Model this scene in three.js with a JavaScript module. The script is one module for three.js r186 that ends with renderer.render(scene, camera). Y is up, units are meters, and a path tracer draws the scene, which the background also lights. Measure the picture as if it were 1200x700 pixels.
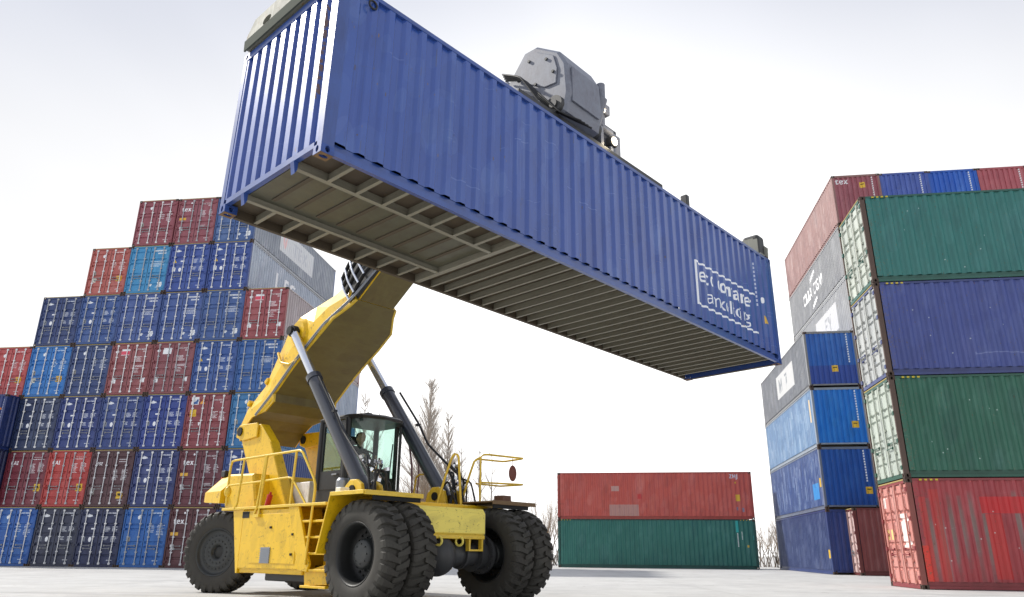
import * as THREE from 'three';
import { mergeGeometries, mergeVertices, toCreasedNormals } from 'three/addons/utils/BufferGeometryUtils.js';
import { RoundedBoxGeometry } from 'three/addons/geometries/RoundedBoxGeometry.js';
import { MarchingCubes } from 'three/addons/objects/MarchingCubes.js';

// ---------------------------------------------------------------- camera, sky, sun, exposure
// Ground coordinates: X to the right of the lens, Z ahead of it (metres); three.js z = -Z.
const scene = new THREE.Scene();
const camera = new THREE.PerspectiveCamera(2 * Math.atan(350 / 861.7) * 180 / Math.PI, 1024 / 597, 0.1, 900);
camera.rotation.order = 'YXZ';
camera.position.set(0, 0.84, 0);
camera.rotation.set(0.33302, 0, 0.00826);

const renderer = new THREE.WebGLRenderer({ antialias: true });
renderer.toneMapping = THREE.LinearToneMapping;
renderer.toneMappingExposure = 1.0;
renderer.shadowMap.enabled = true;
renderer.shadowMap.type = THREE.PCFSoftShadowMap;

const D2R = Math.PI / 180;
const dirOf = (az, el) => new THREE.Vector3(Math.sin(az * D2R) * Math.cos(el * D2R), Math.sin(el * D2R), -Math.cos(az * D2R) * Math.cos(el * D2R));
const SUN = dirOf(-66, 42);
{
  const W = 512, H = 256, data = new Float32Array(W * H * 4), d = new THREE.Vector3(), GLARE = dirOf(8, 18);
  for (let r = 0; r < H; r++) for (let c = 0; c < W; c++) {
    const up = ((r + 0.5) / H - 0.5) * Math.PI, az = ((c + 0.5) / W - 0.5) * 2 * Math.PI;
    d.set(Math.cos(az) * Math.cos(up), Math.sin(up), Math.sin(az) * Math.cos(up));
    const az2 = Math.atan2(d.x, -d.z) / D2R, el = Math.max(0, up / D2R), e = el + 0.22 * Math.min(60, Math.abs(az2 - 5));
    const s = Math.acos(THREE.MathUtils.clamp(d.dot(SUN), -1, 1)) / D2R, low = 1 / (1 + Math.exp((e - 40) / 4));
    const gl = Math.acos(THREE.MathUtils.clamp(d.dot(GLARE), -1, 1)) / D2R, glow = 0.5 * Math.exp(-s / 7);
    let wisp = 0; for (let q = 0, f = 2.2, w = 0.03; q < 4; q++, f *= 2.1, w *= 0.6) wisp += w * Math.sin(d.x * f * 1.7 + d.y * f * 3.1 + q * 1.3 + 1.5 * Math.sin(d.z * f)) * Math.sin(d.z * f * 1.3 - d.y * f * 2.3 + 2 * q + 1.2 * Math.sin(d.x * f * 1.2)); // thin uneven cloud
    const o = (r * W + c) * 4, top = [0.61, 0.645, 0.76], haze = [1, 0.985, 0.95]; // thin bright haze low down, brightest on the sun's side of the sky
    for (let k = 0; k < 3; k++) data[o + k] = top[k] + low * (1.03 - top[k]) + haze[k] * (0.3 * Math.exp(-Math.pow(e / 24, 4)) + glow + 0.4 * Math.exp(-Math.pow(gl / 21, 2))) + wisp;
    data[o + 3] = 1;
  }
  const sky = new THREE.DataTexture(data, W, H, THREE.RGBAFormat, THREE.FloatType);
  sky.mapping = THREE.EquirectangularReflectionMapping;
  sky.magFilter = THREE.LinearFilter; sky.minFilter = THREE.LinearFilter;
  sky.wrapS = THREE.RepeatWrapping;
  sky.needsUpdate = true;
  scene.background = sky; scene.environment = sky;
}
const sun = new THREE.DirectionalLight(new THREE.Color(1, 0.955, 0.88), 4.4);
sun.name = 'sun';
sun.position.copy(SUN).multiplyScalar(90);
sun.castShadow = true;
sun.shadow.radius = 4;
sun.shadow.mapSize.set(4096, 4096);
Object.assign(sun.shadow.camera, { left: -60, right: 60, top: 60, bottom: -60, near: 1, far: 220 });
scene.add(sun, sun.target);

// ---------------------------------------------------------------- helpers
function rng(seed) { let s = seed >>> 0; return () => { s = (s + 0x6d2b79f5) | 0; let t = Math.imul(s ^ (s >>> 15), 1 | s); t = (t + Math.imul(t ^ (t >>> 7), 61 | t)) ^ t; return ((t ^ (t >>> 14)) >>> 0) / 4294967296; }; }
const V = (x, y, z) => new THREE.Vector3(x, y, z);
const G = (X, Y, Z) => V(X, Y, -Z);
const taken = new Map();
function numbered(n) { const k = taken.get(n) ?? 0; taken.set(n, k + 1); return k ? `${n}_${String(k).padStart(3, '0')}` : n; }
function thing(name, label, category, group) {
  const o = new THREE.Group(); o.name = numbered(name); o.userData = { label, category };
  if (group) o.userData.group = group;
  scene.add(o); return o;
}
function part(name, geo, mat, parent) {
  const m = new THREE.Mesh(Array.isArray(geo) ? merge(geo) : geo, mat); m.name = name; m.castShadow = m.receiveShadow = true; parent.add(m); return m;
}
function merge(list) {
  const g = mergeGeometries(list.map((q) => { const n = q.index ? q.toNonIndexed() : q; for (const k of Object.keys(n.attributes)) if (!['position', 'normal', 'uv'].includes(k)) n.deleteAttribute(k); return n; }), false);
  return g;
}
function boxUV(g) { // metre-scale box mapping from position and normal
  const p = g.attributes.position, n = g.attributes.normal, uv = new Float32Array(p.count * 2);
  for (let i = 0; i < p.count; i++) {
    const ax = Math.abs(n.getX(i)), ay = Math.abs(n.getY(i)), az = Math.abs(n.getZ(i));
    const a = ax > ay && ax > az ? [p.getZ(i), p.getY(i)] : ay > az ? [p.getX(i), p.getZ(i)] : [p.getX(i), p.getY(i)];
    uv[i * 2] = a[0] * 0.37; uv[i * 2 + 1] = a[1] * 0.37;
  }
  g.setAttribute('uv', new THREE.BufferAttribute(uv, 2)); return g;
}
function box(w, h, d, x = 0, y = 0, z = 0, rx = 0, ry = 0, rz = 0) {
  const g = new THREE.BoxGeometry(w, h, d); if (rx) g.rotateX(rx); if (ry) g.rotateY(ry); if (rz) g.rotateZ(rz); return g.translate(x, y, z);
}
function bbox(x0, x1, y0, y1, z0, z1) { return box(x1 - x0, y1 - y0, z1 - z0, (x0 + x1) / 2, (y0 + y1) / 2, (z0 + z1) / 2); }
function rbox(w, h, d, r, x = 0, y = 0, z = 0) { return new RoundedBoxGeometry(w, h, d, 2, r).translate(x, y, z); }
function rb(x0, x1, y0, y1, z0, z1, r = 0.02) { return rbox(x1 - x0, y1 - y0, z1 - z0, r, (x0 + x1) / 2, (y0 + y1) / 2, (z0 + z1) / 2); }
function rod(a, b, r, seg = 8, r2 = r) {
  const d = b.clone().sub(a), g = new THREE.CylinderGeometry(r2, r, d.length(), seg);
  g.translate(0, d.length() / 2, 0); g.applyQuaternion(new THREE.Quaternion().setFromUnitVectors(V(0, 1, 0), d.normalize())); return g.translate(a.x, a.y, a.z);
}
function pipe(pts, r, seg = 8, n = 0, tension = 0.2) {
  const c = new THREE.CatmullRomCurve3(pts, false, 'catmullrom', tension); return new THREE.TubeGeometry(c, n || pts.length * 6, r, seg, false);
}
// outline in (x, y) pushed out along z
function slab(outline, z0, z1, bevel = 0.012, holes = []) {
  const s = new THREE.Shape(outline.map((p) => new THREE.Vector2(p[0], p[1])));
  for (const h of holes) { const q = new THREE.Path(); q.absellipse(h[0], h[1], h[2], h[3] ?? h[2], 0, Math.PI * 2, true); s.holes.push(q); }
  const g = new THREE.ExtrudeGeometry(s, { depth: z1 - z0 - 2 * bevel, bevelEnabled: bevel > 0, bevelThickness: bevel, bevelSize: bevel, bevelOffset: -bevel, bevelSegments: 1, curveSegments: 10 });
  return g.translate(0, 0, z0 + bevel);
}
// loft of closed rings of equal length; flat shaded
function loft(rings, caps = true) {
  const pos = [], n = rings[0].length, tri = (a, b, c) => pos.push(...a, ...b, ...c);
  for (let i = 0; i + 1 < rings.length; i++) for (let k = 0; k < n; k++) {
    const a = rings[i][k], b = rings[i][(k + 1) % n], c = rings[i + 1][(k + 1) % n], d = rings[i + 1][k]; tri(a, b, c); tri(a, c, d);
  }
  if (caps) for (let k = 1; k + 1 < n; k++) { tri(rings[0][0], rings[0][k + 1], rings[0][k]); const l = rings[rings.length - 1]; tri(l[0], l[k], l[k + 1]); }
  const g = new THREE.BufferGeometry(); g.setAttribute('position', new THREE.Float32BufferAttribute(pos, 3)); g.computeVertexNormals();
  g.setAttribute('uv', new THREE.Float32BufferAttribute(new Float32Array(pos.length / 3 * 2), 2)); return boxUV(g);
}
const lin = (hex) => new THREE.Color(hex);

// ---------------------------------------------------------------- textures
function canvas(w, h) { const c = document.createElement('canvas'); c.width = w; c.height = h; return c; }
function asTexture(c, srgb = true, repeat = false) {
  const t = new THREE.CanvasTexture(c); if (srgb) t.colorSpace = THREE.SRGBColorSpace; t.magFilter = THREE.LinearFilter;
  if (repeat) t.wrapS = t.wrapT = THREE.RepeatWrapping; return t;
}
// weathered paint: base colour, uneven chalking, run marks, scrapes, rust freckles
function paint(w, h, color, o = {}, draw) {
  const c = canvas(w, h), x = c.getContext('2d'), r = rng(o.seed ?? 1), k = w / (o.metres ?? 2.4);
  x.fillStyle = color; x.fillRect(0, 0, w, h);
  const blot = (n, col, a, s0, s1, tall = 1) => { for (let i = 0; i < n; i++) { x.globalAlpha = a * (0.3 + r()); x.fillStyle = col; const s = k * (s0 + (s1 - s0) * r() * r()); x.beginPath(); x.ellipse(r() * w, r() * h, s, s * tall, r() * 0.3, 0, 7); x.fill(); } };
  const area = (w * h) / (k * k);
  blot(Math.round(area * 5), '#ffffff', 0.028 * (o.chalk ?? 1), 0.05, 0.4, 2.2);
  blot(Math.round(area * 5), '#0b0e14', 0.03, 0.05, 0.35, 2.4);
  for (let i = 0; i < area * 9; i++) { x.globalAlpha = 0.05 * (0.3 + r()) * (o.streak ?? 1); x.fillStyle = r() < 0.5 ? '#e8ecf2' : '#17130f'; x.fillRect(r() * w, r() * h * 0.9, Math.max(1, k * 0.012 * (0.5 + r())), k * (0.2 + r() * 0.9)); }
  if (draw) { x.globalAlpha = 1; draw(x, k, r, w, h); }
  for (let i = 0; i < area * 14 * (o.rust ?? 1); i++) { x.globalAlpha = 0.25 + 0.5 * r(); x.fillStyle = r() < 0.6 ? '#5d3a25' : '#8a5a38'; const s = Math.max(0.5, k * 0.006 * (0.5 + r() * r() * 3)); x.fillRect(r() * w, r() * h, s, s * (1 + r() * 3)); }
  for (let i = 0; i < area * 2.2; i++) { x.globalAlpha = 0.22; x.strokeStyle = r() < 0.5 ? '#d9dde2' : '#4a3426'; x.lineWidth = Math.max(0.6, k * 0.006); const a = r() * w, b = r() * h; x.beginPath(); x.moveTo(a, b); x.lineTo(a + (r() - 0.5) * k * 0.4, b + (r() - 0.5) * k * 0.15); x.stroke(); }
  x.globalAlpha = 1;
  return asTexture(c, true, o.repeat);
}
function greyNoise(n, lo, hi, seed, blots) {
  const c = canvas(n, n), x = c.getContext('2d'), r = rng(seed), g = (v) => `rgb(${v},${v},${v})`;
  x.fillStyle = g(Math.round((lo + hi) / 2)); x.fillRect(0, 0, n, n);
  for (let i = 0; i < blots; i++) {
    x.globalAlpha = 0.16; x.fillStyle = g(Math.round(lo + (hi - lo) * r())); const s = n * (0.004 + 0.07 * r() * r()), a = r() * n, b = r() * n;
    for (const dx of [-n, 0, n]) for (const dy of [-n, 0, n]) if (a + dx > -s && a + dx < n + s && b + dy > -s && b + dy < n + s) { x.beginPath(); x.arc(a + dx, b + dy, s, 0, 7); x.fill(); }
  }
  x.globalAlpha = 1; return c;
}
const wearRough = asTexture(greyNoise(512, 185, 255, 5, 2600), false, true);
const fineBump = asTexture(greyNoise(512, 60, 200, 9, 5000), false, true);
const dirtMap = asTexture((() => { // light, slightly stained; multiplies a paint colour
  const c = canvas(1024, 1024), x = c.getContext('2d'), r = rng(77); x.fillStyle = '#f4f2ee'; x.fillRect(0, 0, 1024, 1024);
  for (let i = 0; i < 900; i++) { x.globalAlpha = 0.05; x.fillStyle = r() < 0.5 ? '#fff' : '#8f8578'; const s = 6 + 70 * r() * r(); x.beginPath(); x.ellipse(r() * 1024, r() * 1024, s, s * 2, 0, 0, 7); x.fill(); }
  for (let i = 0; i < 500; i++) { x.globalAlpha = 0.06; x.fillStyle = r() < 0.5 ? '#fff' : '#5c5044'; x.fillRect(r() * 1024, r() * 1024, 1 + 3 * r(), 40 + 200 * r()); }
  for (let i = 0; i < 700; i++) { x.globalAlpha = 0.3 * r(); x.fillStyle = '#5a3c28'; x.fillRect(r() * 1024, r() * 1024, 1 + 3 * r(), 1 + 5 * r()); }
  return c;
})(), true, true);
const grimeMap = paint(1024, 1024, '#f6f4ee', { seed: 33, metres: 2.7, streak: 2.2, rust: 2.5, chalk: 0.6, repeat: true }, (x, k, r) => {
  for (let i = 0; i < 46; i++) { x.globalAlpha = 0.1 + 0.12 * r(); x.fillStyle = r() < 0.6 ? '#6b5a3c' : '#3a342a'; const a = r() * 1024, b = r() * 1024, n = 3 + r() * 5; for (let j = 0; j < n; j++) { x.beginPath(); x.ellipse(a + (r() - 0.5) * 60, b + (r() - 0.5) * 34, 3 + 16 * r(), 2 + 9 * r(), r() * 3, 0, 7); x.fill(); } }
  for (let i = 0; i < 150; i++) { x.globalAlpha = 0.7; x.fillStyle = r() < 0.5 ? '#4c4438' : '#7a6a4a'; x.fillRect(r() * 1024, r() * 1024, 1 + 5 * r() * r(), 1 + 3 * r()); }
});
function paintMat(color, o = {}) { // painted steel
  return new THREE.MeshPhysicalMaterial({ color: o.map ? 0xffffff : lin(color), map: o.map ?? o.grime ?? dirtMap, roughness: o.rough ?? 0.45, roughnessMap: o.plainRough ? null : wearRough, metalness: 0, bumpMap: fineBump, bumpScale: o.bump ?? 0.0015, clearcoat: o.coat ?? 0, clearcoatRoughness: 0.16, side: THREE.DoubleSide, sheen: o.sheen ?? 0, sheenColor: new THREE.Color(1, 1, 1), sheenRoughness: 0.5 });
}
const M = {
  yellow: paintMat('#ecc11a', { grime: grimeMap, rough: 0.42, coat: 0 }),
  yellowSheen: paintMat('#fbe972', { grime: grimeMap, rough: 0.5 }),  // machine yellow paled, the sheen on the front beam put into the colour
  yellowRail: paintMat('#ecc83e', { grime: grimeMap, rough: 0.4 }),
  cream: new THREE.MeshStandardMaterial({ color: lin('#e9e4cf'), roughness: 0.5 }),
  black: paintMat('#191b1e', { rough: 0.5 }),
  cyl: paintMat('#3a3f4a', { rough: 0.34, coat: 0.5 }),
  chrome: new THREE.MeshStandardMaterial({ color: lin('#d6dae2'), metalness: 0.9, roughness: 0.22 }),
  hose: new THREE.MeshStandardMaterial({ color: lin('#191a1c'), roughness: 0.55 }),
  steel: new THREE.MeshStandardMaterial({ color: lin('#8a8f97'), metalness: 0.5, roughness: 0.45, roughnessMap: wearRough }),
  grey: paintMat('#7a8090', { rough: 0.5 }),
  greyDark: paintMat('#3d3f42', { rough: 0.6 }),
  spreader: paintMat('#c9cbc2', { rough: 0.6, map: null }),
  rubber: new THREE.MeshStandardMaterial({ color: lin('#3a3935'), roughness: 0.72, bumpMap: fineBump, bumpScale: 0.004, map: dirtMap }),
  rim: paintMat('#34383a', { rough: 0.55 }),
  rimDark: paintMat('#1d1f20', { rough: 0.6 }),
  glass: new THREE.MeshPhysicalMaterial({ color: lin('#dcefe8'), transmission: 1, thickness: 0, roughness: 0.02, ior: 1.5, side: THREE.DoubleSide }),
  red: new THREE.MeshStandardMaterial({ color: lin('#b3231c'), roughness: 0.35 }),
  white: paintMat('#e6e7ea', { rough: 0.5 }),
  boomShade: paintMat('#73683a', { rough: 0.7 }),  // boom yellow darkened, the shade below the boom put into the colour
  wood: paintMat('#7c6446', { rough: 0.8 }),
  seat: new THREE.MeshStandardMaterial({ color: lin('#2a2d30'), roughness: 0.9 }),
  dark: new THREE.MeshStandardMaterial({ color: lin('#111213'), roughness: 0.8 }),
};
// ---------------------------------------------------------------- ground
{
  const c = canvas(1024, 1024), x = c.getContext('2d'), r = rng(3);
  x.fillStyle = '#b8b8b6'; x.fillRect(0, 0, 1024, 1024);
  for (let i = 0; i < 5000; i++) { x.globalAlpha = 0.06; x.fillStyle = r() < 0.55 ? '#e2e1dd' : '#8e8e8c'; const s = 2 + 60 * r() * r() * r(), a = r() * 1024, b = r() * 1024; for (const dx of [-1024, 0, 1024]) for (const dy of [-1024, 0, 1024]) { x.beginPath(); x.ellipse(a + dx, b + dy, s, s * (0.5 + r()), 0, 0, 7); x.fill(); } }
  for (let i = 0; i < 60000; i++) { x.globalAlpha = 0.2; x.fillStyle = r() < 0.5 ? '#eceae6' : '#777776'; x.fillRect(r() * 1024, r() * 1024, 1, 1); }
  for (let i = 0; i < 14; i++) { x.globalAlpha = 0.3; x.strokeStyle = '#55534f'; x.lineWidth = 0.8 + 1.2 * r(); x.beginPath(); let a = r() * 1024, b = r() * 1024; x.moveTo(a, b); for (let k = 0; k < 5; k++) { a += (r() - 0.3) * 140; b += (r() - 0.5) * 40; x.lineTo(a, b); } x.stroke(); }
  x.globalAlpha = 0.4; x.fillStyle = '#6f6e6c'; for (let i = 0; i < 3; i++) { x.fillRect(i * 341 + 3, 0, 1.6, 1024); x.fillRect(0, i * 341 + 5, 1024, 1.6); }
  for (let i = 0; i < 7; i++) { x.globalAlpha = 0.09; x.strokeStyle = '#3c3c3e'; x.lineWidth = 16 + 14 * r(); x.beginPath(); const a = r() * 1024, b = r() * 1024, q = (r() - 0.5) * 120; x.moveTo(a, b); x.quadraticCurveTo(a + 250, b + q, a + 500 + 300 * r(), b + q * 2.4); x.stroke(); }
  for (let i = 0; i < 40; i++) { x.globalAlpha = 0.16; x.fillStyle = '#4e4b48'; x.beginPath(); x.ellipse(r() * 1024, r() * 1024, 3 + 22 * r() * r(), 2 + 14 * r() * r(), r() * 3, 0, 7); x.fill(); }
  x.globalAlpha = 1;
  const t = asTexture(c, true, true); t.repeat.set(60, 60);
  const b = fineBump.clone(); b.repeat.set(400, 400); b.needsUpdate = true;
  const g = new THREE.PlaneGeometry(900, 900).rotateX(-Math.PI / 2);
  const m = part('ground', g, new THREE.MeshStandardMaterial({ map: t, roughness: 0.8, bumpMap: b, bumpScale: 0.004 }), scene);
  m.userData = { kind: 'structure', label: 'pale concrete yard of the container terminal' };
}

// ---------------------------------------------------------------- shipping containers
// local frame: x along the box (closed end at -x, doors at +x), y up from its base, z across
const CW = 2.438, CL = 12.192, HC = 2.896, STD = 2.591;
function strip(profile, y0, y1, place, uvOf) { // corrugated sheet: profile is a list of (along, out); place maps (along, y, out) to a point
  const pos = [], uv = [], put = (p, y) => { const q = place(p[0], y, p[1]); pos.push(...q); uv.push(...uvOf(p[0], y)); };
  for (let i = 0; i + 1 < profile.length; i++) { const a = profile[i], b = profile[i + 1]; put(a, y0); put(b, y0); put(b, y1); put(a, y0); put(b, y1); put(a, y1); }
  const g = new THREE.BufferGeometry(); g.setAttribute('position', new THREE.Float32BufferAttribute(pos, 3)); g.setAttribute('uv', new THREE.Float32BufferAttribute(uv, 2)); g.computeVertexNormals(); return g;
}
function waves(from, to, pitch, flatOut, slope, depth) {
  const n = Math.floor((to - from) / pitch), rest = (to - from - n * pitch) / 2, pr = [[from, 0]]; let a = from + rest;
  for (let i = 0; i < n; i++) { pr.push([a + flatOut / 2, 0], [a + flatOut / 2 + slope, -depth], [a + pitch - flatOut / 2 - slope, -depth], [a + pitch - flatOut / 2, 0]); a += pitch; }
  pr.push([to, 0]); return pr;
}
const castingGeo = (() => { // hollow corner block with oval openings on every face
  const sx = 0.178, sy = 0.118, sz = 0.162, t = 0.02, out = [];
  const plate = (w, h, rx, ry) => { const s = new THREE.Shape([[-w / 2, -h / 2], [w / 2, -h / 2], [w / 2, h / 2], [-w / 2, h / 2]].map((p) => new THREE.Vector2(...p))); const q = new THREE.Path(); q.absellipse(0, 0, rx, ry, 0, 7, true); s.holes.push(q); return new THREE.ExtrudeGeometry(s, { depth: t, bevelEnabled: false, curveSegments: 6 }).translate(0, 0, -t); };
  out.push(plate(sx, sy, 0.032, 0.045).translate(0, 0, sz / 2), plate(sx, sy, 0.032, 0.045).rotateY(Math.PI).translate(0, 0, -sz / 2));
  out.push(plate(sz - 2 * t, sy, 0.03, 0.045).rotateY(Math.PI / 2).translate(sx / 2, 0, 0), plate(sz - 2 * t, sy, 0.03, 0.045).rotateY(-Math.PI / 2).translate(-sx / 2, 0, 0));
  out.push(plate(sx - 2 * t, sz - 2 * t, 0.055, 0.03).rotateX(-Math.PI / 2).translate(0, sy / 2, 0), plate(sx - 2 * t, sz - 2 * t, 0.055, 0.03).rotateX(Math.PI / 2).translate(0, -sy / 2, 0));
  return merge(out);
})();
const geoCache = new Map();
function boxGeos(L, H) {
  const key = L + '/' + H; if (geoCache.has(key)) return geoCache.get(key);
  const X = L / 2, Z = CW / 2, g = {};
  const sideProf = H < 2.7 ? waves(-X + 0.17, X - 0.14, 0.278, 0.084, 0.046, 0.044) : waves(-X + 0.17, X - 0.14, 0.278, 0.07, 0.06, 0.044);
  g.sideA = strip(sideProf, 0.2, H - 0.064, (a, y, o) => [a, y, Z - 0.008 + o], (a, y) => [(a + X) / L, y / H]);
  g.sideB = strip(sideProf.map((p) => [-p[0], p[1]]), 0.2, H - 0.064, (a, y, o) => [a, y, -Z + 0.008 - o], (a, y) => [(X - a) / L, y / H]);
  const endProf = waves(-Z + 0.09, Z - 0.09, 0.25, 0.115, 0.022, 0.046);
  g.end = strip(endProf, 0.178, H - 0.118, (a, y, o) => [-X + 0.008 - o, y, a], (a, y) => [(a + Z) / CW, y / H]);
  g.roof = (() => { const pr = waves(-X + 0.1, X - 0.1, 0.24, 0.06, 0.04, 0.018); const gg = strip(pr, -Z + 0.062, Z - 0.062, (a, y, o) => [a, H - 0.022 + o, -y], (a, y) => [(a + X) / 2.4, y / 2.4]); return gg; })();
  g.floor = bbox(-X + 0.06, X - 0.06, 0.14, 0.165, -Z + 0.06, Z - 0.06);
  const rail = [[-0.064, 0.201], [-0.058, 0.201], [-0.058, 0.092], [-0.002, 0.086], [-0.002, 0.014], [-0.064, 0.014]];
  const railG = (sgn) => { const r = rail.map(([a, y]) => [sgn * (Z + a), y]); const ring = (x) => (sgn > 0 ? r : [...r].reverse()).map(([a, y]) => [x, y, a]); return loft([ring(-X + 0.18), ring(X - 0.18)]); };
  g.bottomRailA = railG(1); g.bottomRailB = railG(-1);
  g.topRailA = boxUV(bbox(-X + 0.18, X - 0.18, H - 0.066, H - 0.004, Z - 0.062, Z - 0.002)); g.topRailB = boxUV(bbox(-X + 0.18, X - 0.18, H - 0.066, H - 0.004, -Z + 0.002, -Z + 0.062));
  const post = (sx, sz) => boxUV(merge(sx < 0 ? [bbox(-X + 0.002, -X + 0.05, 0.119, H - 0.119, Math.min(sz * (Z - 0.1), sz * (Z - 0.002)), Math.max(sz * (Z - 0.1), sz * (Z - 0.002))), bbox(-X + 0.05, -X + 0.17, 0.119, H - 0.119, Math.min(sz * (Z - 0.04), sz * (Z - 0.002)), Math.max(sz * (Z - 0.04), sz * (Z - 0.002)))]
    : [bbox(X - 0.14, X - 0.002, 0.119, H - 0.119, Math.min(sz * (Z - 0.075), sz * (Z - 0.002)), Math.max(sz * (Z - 0.075), sz * (Z - 0.002)))]));
  g.posts = [[-1, -1], [-1, 1], [1, -1], [1, 1]].map(([a, b]) => post(a, b));
  g.castings = []; for (const a of [-1, 1]) for (const b of [0, 1]) for (const c of [-1, 1]) g.castings.push(castingGeo.clone().translate(a * (X - 0.089), b ? H - 0.059 : 0.059, c * (Z - 0.081)));
  g.endHeader = boxUV(bbox(-X + 0.003, -X + 0.06, H - 0.12, H - 0.006, -Z + 0.163, Z - 0.163));
  g.endSill = boxUV(bbox(-X + 0.003, -X + 0.07, 0.1, 0.178, -Z + 0.163, Z - 0.163));
  g.doorHeader = boxUV(bbox(X - 0.09, X - 0.003, H - 0.125, H - 0.006, -Z + 0.163, Z - 0.163));
  g.doorSill = boxUV(bbox(X - 0.09, X - 0.003, 0.012, 0.125, -Z + 0.163, Z - 0.163));
  // door leaf: horizontal folds
  const lw = Z - 0.092;
  const leaf = (grooves, sgn) => {
    const y0 = 0.135, y1 = H - 0.135, pr = [[y0, 0]]; for (const [f, hgt] of grooves) { const c = y0 + (y1 - y0) * f; pr.push([c - hgt / 2 - 0.022, 0], [c - hgt / 2, -0.046], [c + hgt / 2, -0.046], [c + hgt / 2 + 0.022, 0]); } pr.push([y1, 0]);
    const pos = [], uv = [], z0 = sgn > 0 ? 0.016 : -lw, z1 = sgn > 0 ? lw : -0.016, i0 = z0 + 0.06, i1 = z1 - 0.06, xf = X - 0.03;
    const q = (a, b, c, d) => { for (const p of [a, b, c, a, c, d]) { pos.push(...p); uv.push((Z - p[2]) / CW, p[1] / H); } };
    for (let i = 0; i + 1 < pr.length; i++) { const [ya, oa] = pr[i], [yb, ob] = pr[i + 1]; q([xf + oa, ya, i1], [xf + oa, ya, i0], [xf + ob, yb, i0], [xf + ob, yb, i1]); }
    for (const [a, b] of [[z0, i0], [i1, z1]]) q([xf, y0, b], [xf, y0, a], [xf, y1, a], [xf, y1, b]);
    for (let i = 0; i + 1 < pr.length; i++) for (const e of [i0, i1]) { const [ya, oa] = pr[i], [yb, ob] = pr[i + 1]; if (oa || ob) q([xf, ya, e], [xf + oa, ya, e], [xf + ob, yb, e], [xf, yb, e]); }
    q([xf, y0, z0], [xf - 0.06, y0, z0], [xf - 0.05, y1, z0], [xf, y1, z0]); q([xf, y0, z1], [xf - 0.05, y0, z1], [xf - 0.05, y1, z1], [xf, y1, z1]);
    const gg = new THREE.BufferGeometry(); gg.setAttribute('position', new THREE.Float32BufferAttribute(pos, 3)); gg.setAttribute('uv', new THREE.Float32BufferAttribute(uv, 2)); gg.computeVertexNormals(); return gg;
  };
  const kinds = [[[0.16, 0.05], [0.36, 0.09], [0.545, 0.09], [0.73, 0.09], [0.9, 0.05]], [[0.14, 0.06], [0.32, 0.06], [0.4, 0.06], [0.64, 0.06], [0.72, 0.06], [0.9, 0.06]], [[0.12, 0.08], [0.3, 0.08], [0.46, 0.08], [0.61, 0.08], [0.9, 0.05]]];
  g.leaves = kinds.map((k) => [leaf(k, 1), leaf(k, -1)]);
  g.seal = bbox(X - 0.07, X - 0.034, 0.135, H - 0.135, -0.012, 0.012);
  g.bars = [0.84, 0.27, -0.27, -0.84].map((z) => {
    const out = [new THREE.CylinderGeometry(0.025, 0.025, H - 0.24, 8).translate(X + 0.012, H / 2, z)];
    for (const y of [0.17, H - 0.17]) out.push(box(0.05, 0.09, 0.11, X - 0.004, y, z));
    for (const y of [0.72, H * 0.5, H * 0.72]) out.push(box(0.045, 0.06, 0.12, X - 0.006, y, z));
    return merge(out);
  });
  g.handles = [0.84, 0.27, -0.27, -0.84].map((z) => { const s = Math.abs(z) > 0.5 ? -Math.sign(z) : Math.sign(z), y = 1.02 + (Math.abs(z) > 0.5 ? 0.0 : -0.14); return merge([box(0.016, 0.024, 0.44, X + 0.036, y, z + s * 0.22), box(0.04, 0.08, 0.06, X + 0.006, y, z + s * 0.43)]); });
  g.hinges = []; for (const s of [-1, 1]) for (const f of [0.1, 0.36, 0.63, 0.9]) g.hinges.push(box(0.05, 0.11, 0.13, X - 0.01, H * f, s * (Z - 0.1)));
  g.mark = bbox(X - 0.003, X + 0.004, H - 0.045, H - 0.012, -Z + 0.17, Z - 0.17);
  const members = []; for (let x = -X + 0.55; x < X - 0.3; x += 0.32) members.push(bbox(x - 0.024, x + 0.024, 0.02, 0.138, -Z + 0.064, Z - 0.064));
  g.underframe = merge(members);
  geoCache.set(key, g); return g;
}
const castingMat = paintMat('#4a3b33', { rough: 0.8 });
const barMat = new THREE.MeshStandardMaterial({ color: lin('#c9ccd0'), metalness: 0.2, roughness: 0.45, roughnessMap: wearRough });
const sealMat = M.dark, floorMat = paintMat('#4a4238', { rough: 0.9 }), memberMat = paintMat('#8f8b7c', { rough: 0.75 });
const barMats = [barMat, new THREE.MeshStandardMaterial({ color: lin('#a7abb0'), metalness: 0.2, roughness: 0.5, roughnessMap: wearRough }), new THREE.MeshStandardMaterial({ color: lin('#d8dadc'), metalness: 0.2, roughness: 0.42, roughnessMap: wearRough })];
const handleMat = new THREE.MeshStandardMaterial({ color: lin('#85888c'), metalness: 0.2, roughness: 0.5 });
const markMat = new THREE.MeshStandardMaterial({ color: lin('#a3935a'), roughness: 0.7 });
const flat = new Map();
function flatPaint(color, sheen = 0.1) { const k = color + sheen; if (!flat.has(k)) flat.set(k, paintMat(color, { rough: 0.5, sheen })); return flat.get(k); }
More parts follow.
